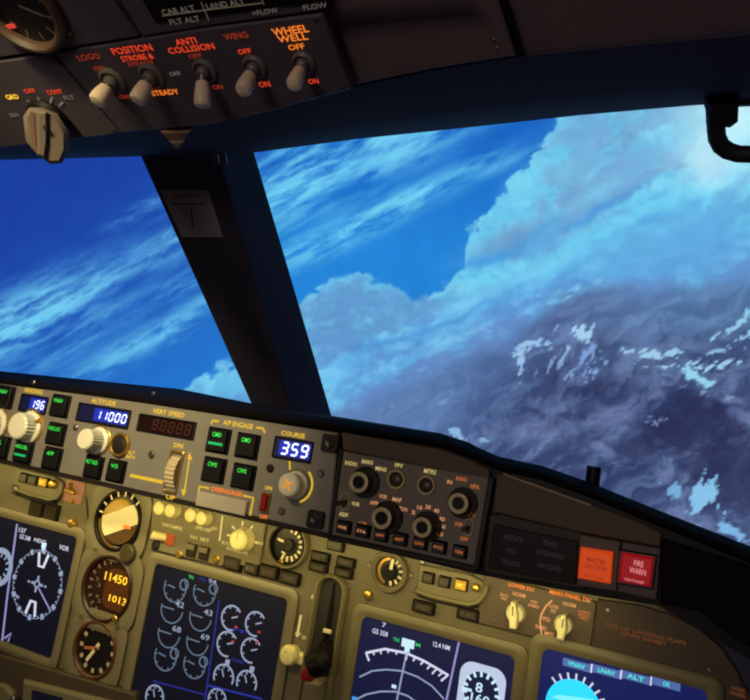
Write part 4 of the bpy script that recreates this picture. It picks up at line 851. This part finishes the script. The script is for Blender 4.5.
# ------------------------------------------------------------------ switch panel above the engine screen
t = Thing('brake_switch_panel', FA, 225, 530, 'khaki switch panel with yellow-lit knobs and a rayed selector above the engine screen', 'switch panel')
t.plate('panel_body', [(153, 488), (266, 520), (259, 566), (218, 566), (149, 549)], PANEL_EDGE, 0, .004, .0012)
YK = mat('yellowish ivory knob', (240, 228, 160), .35)
for x, y, r in ((164, 508, 6), (175, 510.5, 6), (195, 515, 6.2), (206, 518, 6.2)):
    k = t.sz(x, y, r, r)[0]; t.part('push_knob', MB().lathe([(k * 1.1, 0), (k * 1.1, .002), (k * .9, .005), (k * .85, .009), (k * .4, .011)], 24), YK, x, y, .004)
r = t.sz(243, 538, 9.6, 9.6)[0]
bk0 = t.part('brake_selector', MB().lathe([(r * 1.1, 0), (r * 1.1, .002), (r, .004), (r * .92, .012), (r * .7, .0145), (r * .3, .015)], 32, flute=.05), YK, 244.5, 539.5, .004)
t.part('pointer_line', MB().box(r * .14, r * .7, 0, .0005, y=r * .4), mat('worn pale ring', (214, 196, 140), .35), uv=ABS[bk0][:2], n=.019, parent=bk0)
n4 = .0046
for p in (((243, 521), (242, 526)), ((253, 526), (250, 529)), ((257, 543), (252, 541)), ((227, 535), (232, 536)), ((232, 526), (235, 529))): t.line('scale_tick', p, 1.6, L_PALE, n4)
t.line('bracket_line', [(222.5, 516), (219.5, 541)], 1.6, L_PALE, n4)
for st, x, y, w, h in (('YAW DAMPER', 172, 526.5, 21, 3.6), ('N1 SET', 200, 538.7, 19, 3.4), ('SPD REF', 203.5, 529, 16, 3.2), ('RTO', 226.5, 543.5, 9, 3.2), ('MAX', 259.5, 543, 8, 3.2), ('AUTO BRAKE', 237, 550.5, 22, 3.4), ('OFF', 214, 528.5, 6, 3.2)):
    t.legend(st, x, y, w, h, L_PALE, n4)
hnd = t.sz(162, 537, 3.2, 3.2)[0]; t.part('toggle_lever', MB().tube([(0.004, 0, 0), (-.004, .001, .007), (-.008, .002, .009)], [hnd, hnd, hnd * 1.3], 14), YK, 163, 537, .004)
a, b = t.sz(170.7, 540, 8, 11); t.part('red_lamp', MB().box(a, b, 0, .003, .001, r=.001), em('orange red lamp', (190, 84, 34), .6), 170.7, 539.5, .004)
for x, y in ((192, 550), (204.8, 553)):
    a, b = t.sz(x, y, 9.5, 13); o1 = t.part('rocker_switch', MB().box(a, b, 0, .003, .0008), DARK, x, y, .004)
    t.part('rocker_top', MB().box(a * .8, b * .42, 0, .004, .0008), PANEL_EDGE, uv=(ABS[o1][0], ABS[o1][1] + b * .24), n=.005, parent=o1)
for x, y, r in ((179.5, 554.7, 3.2), (216.5, 559, 3.6), (156, 545, 3.8), (281, 562, 2.6)): t.screw(x, y, r, .004, GOLD if r < 3.7 else DARK)

# ------------------------------------------------------------------ landing gear lever
t = Thing('gear_lever', FA, 318, 640, 'black landing gear lever with a red tip in an oval slot beside the engine screen', 'lever')
uA, vA = t.fr.at(333, 594); uB, vB = t.fr.at(312, 700)
wS = t.sz(325, 620, 25, 25)[0]; hS = vA - vB + .03; cu_, cv_ = uA - .001, (vA + vB) / 2
t.part('slot_frame', MB().ringp(rr(wS * 1.34, hS + wS * .3, wS * .6, 10), rr(wS * .92, hS, wS * .45, 10), 0, .008, .003), PANEL_EDGE, uv=(cu_, cv_), n=0)
t.part('slot_lining', MB().box(wS, hS, 0, .0008, r=wS * .45), SLOT, uv=(cu_, cv_), n=.0002)
t.part('slot_groove', MB().prism([(-.002, -.03), (.003, -.03), (.004, .0), (.001, .028), (-.001, .028)], 0, .0006), BLACK, 330, 612, .0011)
def G(x, y, n): u, v = t.fr.at(x, y, n); return (u - t.u, v - t.v, n)
lv = t.part('lever_arm', MB().tube([G(327, 645, .003), G(322, 655, .022), G(316, 661, .034)], [.007, .0085, .0095], 18), BLACK, uv=(t.u, t.v), n=0)
t.part('lever_wheel', MB().tube([G(326, 658, .030), G(318, 663, .036), G(308, 668, .040)], [.010, .0125, .010], 22), BLACK, uv=(t.u, t.v), n=0)
t.part('red_tip', MB().tube([G(311, 668, .042), G(308, 675, .042), G(307, 679, .042)], [.0055, .007, .006], 18), RED, uv=(t.u, t.v), n=0)
a, b = t.sz(328, 631, 8, 4); t.part('white_tag', MB().box(a, b, 0, .003, .0008), CREAM, 328, 631, .004)
k = t.sz(294, 653, 9, 9)[0]
tr = t.part('lock_trigger', MB().lathe([(k * .8, 0), (k * .9, .006), (k, .011), (k * .75, .015), (k * .3, .016)], 28).box(k * 2.0, k * 1.1, 0, .007, .0015, x=k * .5, y=-k * .2, r=.003), YK, 294, 653, .0)
t.part('trigger_hole', MB().cyl(k * .16, 0, .0006, 16), DARK, uv=(ABS[tr][0] - k * .1, ABS[tr][1] + k * .3), n=.0152, parent=tr)
t.plate('pedestal', [(304, 679), (322, 683), (320, 720), (297, 712)], PANEL_EDGE, 0, .020, .003)
t.line('position_line', [(301, 615), (297, 637)], 2, L_PALE, .0006)
t.legend('DN', 305.5, 638, 6, 3.4, L_PALE); t.legend('OFF', 298, 634, 6, 3, L_PALE)
a, b = t.sz(314.5, 597.3, 5, 4); t.part('indicator_light', MB().box(a, b, 0, .0012, .0003), L_PALE, 314.3, 597.3, .0002)

# ------------------------------------------------------------------ selector panel with two winged knobs
t = Thing('screen_selector_panel', FA, 541, 615, 'brown selector panel with two cream winged knobs below the orange warning light', 'selector panel')
t.plate('panel_body', [(484, 574), (597, 602), (590, 652), (476, 623)], mat('brown selector panel paint', (94, 80, 66), .55, bump=.15), 0, .003, .001)
for x, y, r, a_ in ((516, 613, 10, .12), (564, 624.5, 10, -.05)):
    wing_knob(t, x, y, r, .017, a_, .003, mat('yellowed cream knob', (250, 240, 195), .35), wing=1.2)
for st, x, y, w, h, m in (('LOWER DU', 521, 587, 26, 4, L_ORG), ('NORM', 519, 594.7, 13, 4, L_PINK), ('ENG\nPRI', 504, 597, 8, 6, L_PINK), ('ND\nINBD', 534, 604, 11, 7, L_PINK),
                       ('MAIN PANEL DU', 570, 596, 42, 4.4, L_ORG), ('NORM', 569.5, 604.7, 13, 4, L_PINK), ('OUTBD\nPFD', 553.5, 609, 10, 8, L_PINK), ('INBD\nENG\nPRI', 584, 615.5, 13, 9, L_ORD), ('PFD', 545.5, 619, 10, 4, L_PINK), ('INBD', 541, 627.5, 11, 4, L_PINK), ('MFD', 549, 634, 9, 4, L_PINK)):
    t.legend(st, x, y, w, h, m, .0036)
t.line('scale_arc', [(552, 600.5), (546, 606), (541, 615), (540, 622), (542, 637), (546, 636)], 1.6, L_PINK, .0036)
for x, y in ((495, 621), (588, 601), (586, 646)): t.screw(x, y, 1.8, .003)

# ------------------------------------------------------------------ blank panel at the lower right
t = Thing('blank_panel', FA, 655, 640, 'blank brown panel with faint red lettering at the lower right above the cyan screen', 'blank panel')
t.plate('panel_body', [(598, 599), (640, 605), (672, 615), (700, 629), (722, 648), (738, 672), (748, 700), (760, 760), (722, 760), (724, 684), (592, 651)], mat('dark brown blank panel paint', (72, 58, 50), .6, bump=.2), 0, .003, .001)
t.legend('PULL UP  LANDING FLAPS\nGPWS INHIBIT', 644, 636, 84, 9, L_BRN, .0034); t.legend('NOSE\nWHEEL', 738, 692, 18, 9, L_BRN, .0034)
for x, y in ((608, 610), (709.5, 669.5)): t.screw(x, y, 2.4, .003)

# ------------------------------------------------------------------ lower panels at the bottom left
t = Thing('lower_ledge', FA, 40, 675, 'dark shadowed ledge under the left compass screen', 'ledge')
t.plate('ledge_body', [(-150, 612), (0, 655), (60, 672), (135, 694), (135, 720), (20, 700), (-150, 640)], mat('dark ledge paint', (70, 60, 46), .6), 0, .010, .002)  # darker plate over the panel, the gap's shade put into its colour
t = Thing('keypad_unit', FA, 50, 705, 'khaki framed screen unit at the bottom left corner, only its top edge showing', 'control unit')
t.plate('unit_body', [(22, 680), (130, 707), (130, 800), (14, 780)], PANEL_EDGE, .0, .016, .003)
t.plate('unit_screen', [(32, 690), (62, 698), (60, 760), (28, 750)], S_BLACK, .0162, .0172, 0)
t = Thing('side_keypad_unit', FA, -20, 690, 'khaki rounded panel corner at the far bottom left edge', 'control unit')
t.plate('unit_body', [(-80, 668), (4, 685), (12, 694), (10, 780), (-80, 780)], PANEL_EDGE, .0, .016, .003)
t.screw(13, 699, 2.5, .014)

# ------------------------------------------------------------------ overhead panels
t = Thing('exterior_light_panel', FC, 215, 85, 'dark overhead panel with five white-capped toggles and red backlit lettering', 'switch panel')
n = .003
t.plate('face_plate', [(53, 53), (118, 43), (205, 29), (322, 14), (351, 90), (245, 118), (205, 126), (122, 133)], OVER, -.004, n, .0012)
for st, x, y, w, h, m in (('LOGO', 88.5, 57, 22, 7, L_RED2), ('POSITION', 131.5, 49.5, 40, 8, L_RED), ('STROBE &', 137, 57.5, 32, 6.5, L_RED), ('STEADY', 141, 63.5, 26, 5, L_RED2), ('OFF', 99, 68.5, 11, 5, L_RED2), ('OFF', 175, 73.8, 11, 4.5, L_GRY), ('ON', 124, 96.8, 9, 5, L_RED2), ('STEADY', 164.8, 92.5, 27, 6, L_ORG),
                          ('ANTI', 185.5, 41.5, 21, 7, L_RED), ('COLLISION', 190.7, 48.6, 46, 7, L_RED), ('OFF', 195, 56, 13, 5, L_RED2), ('ON', 217.5, 87, 10, 5, L_RED2), ('WING', 235.7, 36, 24, 7, L_RED2), ('OFF', 244.4, 51.5, 13, 5.5, L_RED), ('ON', 264.3, 84.3, 11, 6, L_RED),
                          ('WHEEL', 290, 30.5, 36, 8, L_ORG), ('WELL', 292.5, 38, 30, 7, L_ORG), ('OFF', 296.3, 47, 16, 6, L_ORG), ('ON', 313.3, 81.4, 10, 5.5, L_RED)):
    t.legend(st, x, y, w, h, m if not (st == 'POSITION') else L_RED, n + .0005)
for bx, by, tx, ty in ((113, 80, 96, 103), (152, 75, 136.5, 102), (205, 70, 202.5, 107.5), (255, 66, 242, 92), (304, 62, 293, 86)):
    toggle(t, bx, by, tx, ty, .026 if bx < 230 else .030, 10.8, 7.0, n)
for x, y in ((115, 131), (343, 88), (316, 20)): t.screw(x, y, 2.2, n, DSTEEL)

t = Thing('engine_start_panel', FC, 40, 100, 'dark overhead panel with a big white winged knob at the top left', 'switch panel')
t.plate('face_plate', [(-120, 78), (50, 54), (119, 134), (-80, 158)], OVER, -.004, n, .0012)
for st, x, y, w, h, m in (('GRD', 12, 97, 12, 6, L_AMB), ('OFF', 29.5, 91, 11, 5.5, L_RED), ('CONT', 54.5, 92, 15, 5.5, L_RED), ('FLT', 69, 97.5, 10, 5, L_GRY), ('IGN', 14, 115, 8, 5, L_GRY)):
    t.legend(st, x, y, w, h, m, n + .0005)
for p in (((27, 100), (33, 105)), ((37, 97), (41, 102)), ((52, 97), (50, 104)), ((63, 102), (59, 106))): t.line('scale_tick', p, 1.5, L_GRY, n + .0005)
r = t.sz(50, 112, 17, 17, n)[0]
k = t.part('start_knob', MB().lathe([(r * .8, 0), (r * .95, .004), (r * .9, .008), (r * .6, .0095), (r * .55, .016)], 40), BLACK, 52, 116, n)
u1, v1 = t.fr.at(48.5, 134, .026); du, dv = u1 - ABS[k][0], v1 - ABS[k][1]
gw = (t.sz(47, 135, 28, 28, .026)[0], t.sz(47, 135, 36, 36, .026)[0])
w_, h_ = gw[0], gw[1]
pts = [(-w_ * .5, h_ * .34), (-w_ * .36, h_ * .5), (-w_ * .05, h_ * .52), (w_ * .3, h_ * .42), (w_ * .5, h_ * .12), (w_ * .46, -h_ * .26), (w_ * .3, -h_ * .52), (0, -h_ * .55), (-w_ * .3, -h_ * .34), (-w_ * .5, -h_ * .12)]
kb = t.part('knob_body', MB().prism(pts, -.013, 0, .003), BONE, uv=(u1, v1), n=.026 + n, parent=k)
for args in (('grip_ridge', MB().prism([(-w_ * .14, h_ * .46), (w_ * .08, h_ * .48), (w_ * .02, -h_ * .05), (-w_ * .08, -h_ * .42), (-w_ * .24, -h_ * .34)], 0, .003, .0012), BONE, .026),
             ('groove', MB().strip([(-w_ * .28, h_ * .46), (-w_ * .30, -h_ * .2), (-w_ * .2, -h_ * .36)], w_ * .09, 0), mat('brown groove', (96, 70, 60), .6), .0265),
             ('set_screw', MB().cyl(w_ * .055, 0, .0012, 16, y=h_ * .18), DARK, .029)):
    t.part(args[0], args[1], args[2], uv=(u1, v1), n=args[3] + n, parent=k)
kp = FC.world(u1, v1, .026 + n); dv_ = (EYE - kp) / np.linalg.norm(EYE - kp); nv_ = np.array([dv_ @ FC.U, dv_ @ FC.V, dv_ @ FC.N]) * .8 + np.array([0, 0, .2])
q_ = Vector((0, 0, 1)).rotation_difference(Vector(nv_)) @ Matrix.Rotation(math.radians(-24), 3, 'Z').to_quaternion(); kc_ = Vector(kb.location)
for o_ in k.children:                      # the winged top leans towards the seats
    off = Vector(o_.location) - kc_; o_.rotation_mode = 'QUATERNION'; o_.rotation_quaternion = q_; o_.location = kc_ + q_ @ off

t = Thing('cabin_altitude_panel', FC, 60, 20, 'overhead panel with a large round dial and red glow in the top left corner', 'gauge panel')
t.plate('face_plate', [(-120, 75), (50, 51), (139, 37), (112, 0), (70, -60), (-180, -60)], OVER, -.004, n, .0012)
r = t.sz(22, 0, 34, 34, n)[0]
gd = t.part('dial', MB().cyl(r * .9, 0, .001, 48, 0), DIAL, 20, 4, n)
t.part('dial_bezel', MB().ring(r * .84, r * 1.05, 0, .008, 60, .003), mat('brown dial bezel', (84, 64, 50), .5), uv=ABS[gd][:2], n=n, parent=gd)
t.part('scale_marks', MB().ticks(r * .6, r * .8, range(0, 360, 30), r * .05, 0), mat('dim dial marks', (110, 100, 92), .5), uv=ABS[gd][:2], n=n + .0014, parent=gd, smooth=False)
t.part('needle', MB().strip([(0, 0), (r * .5, -r * .3)], r * .05, 0), mat('dim dial marks', (110, 100, 92), .5), uv=ABS[gd][:2], n=n + .002, parent=gd, smooth=False)
a, b = t.sz(10, 26, 11, 5, n + .002); t.part('red_light', MB().box(a, b, 0, .001, .0003, r=.0008), em('red dial light', (210, 66, 48), .8), 10, 26.3, n + .0015)
t.screw(68.5, 32.5, 2.4, n)

t = Thing('placard_panel', FC, 240, 10, 'black overhead placard panel with thin lines and grey lettering above the toggle switches', 'placard panel')
t.plate('face_plate', [(142, 37), (205, 27), (322, 11), (313, -30), (110, -15)], OVER, -.004, n, .0012)
t.plate('black_placard', [(156, 23.5), (312, 3.5), (470, -14), (450, -30), (142, 0)], BLACK, n, n + .001, .0003)
for st, x, y, w, h in (('CAB ALT', 178, 10.4, 33, 6.5), ('FLT ALT', 184.5, 20.5, 30, 6), ('LAND ALT', 225, 4, 38, 6), ('>FLOW', 265, 11.8, 26, 5.5), ('FLOW', 315, 6.3, 24, 5.5)):
    t.legend(st, x, y, w, h, em('faint placard lettering', (112, 102, 92), .55), n + .0016)
PL = em('faint placard line', (110, 98, 80), .5)
t.line('rule_line', [(162, 16), (209, 9.6), (262, 3)], 1, PL, n + .0014); t.line('rule_line', [(201, 2), (209, 21)], 1, PL, n + .0014); t.line('rule_line', [(260, -6), (264, 5)], 1, PL, n + .0014)

# liner seams, dark spots and small fastener behind the overhead panels
t = Thing('liner_panel', FL, 430, 40, 'brown overhead liner panel between the switch panel and the dark seam', 'liner panel')
t.plate('liner_body', [(326, 12), (314, -40), (480, -60), (497, 0), (515, 57), (432, 70), (354, 86)], LINER, 0, .004, .0015)
t.plate('seam_strip', [(499, 0), (507, -1), (524, 56), (517, 57.5)], BLACK, 0, .002, 0)
for x, y in ((494, 40), (497, 48)): t.screw(x, y, 2, .004, STEEL)

# ------------------------------------------------------------------ lamps of the cockpit and one added fill light
def aim(o, tgt): o.rotation_euler = (Vector(tgt) - o.location).to_track_quat('-Z', 'Y').to_euler()
def P(x, F, z): return Vector((EYE[0] + x, F, EYE[2] + z))
def spot(name, loc, tgt, e, col, ang=70, blend=.8, size=.03):
    d = bpy.data.lights.new(name, 'SPOT'); d.energy = e; d.color = col; d.spot_size = math.radians(ang); d.spot_blend = blend; d.shadow_soft_size = size
    o = bpy.data.objects.new(name, d); C.objects.link(o); o.location = loc; aim(o, tgt); return o
def area(name, loc, tgt, e, col, sx, sy):
    d = bpy.data.lights.new(name, 'AREA'); d.shape = 'RECTANGLE'; d.size = sx; d.size_y = sy; d.energy = e; d.color = col
    o = bpy.data.objects.new(name, d); C.objects.link(o); o.location = loc; aim(o, tgt); return o
# warm flood lamp in the ceiling above the captain's side, shining down on the panels
spot('overhead_flood_lamp', P(-.42, .02, .30), P(-.50, .50, -.115), 20, (1, .82, .42), 47, 1)
# warm strip lamp under the glareshield lip
area('glareshield_strip_lamp', P(-.47, .50, -.238), P(-.47, .60, -.34), .46, (1, .80, .26), .9, .02)
# warm fill light added behind the seats for general ambient, no real lamp
area('added_fill_light', P(-.2, -.9, .35), P(-.15, .5, -.1), 2.7, (1, .85, .74), .3, .2)
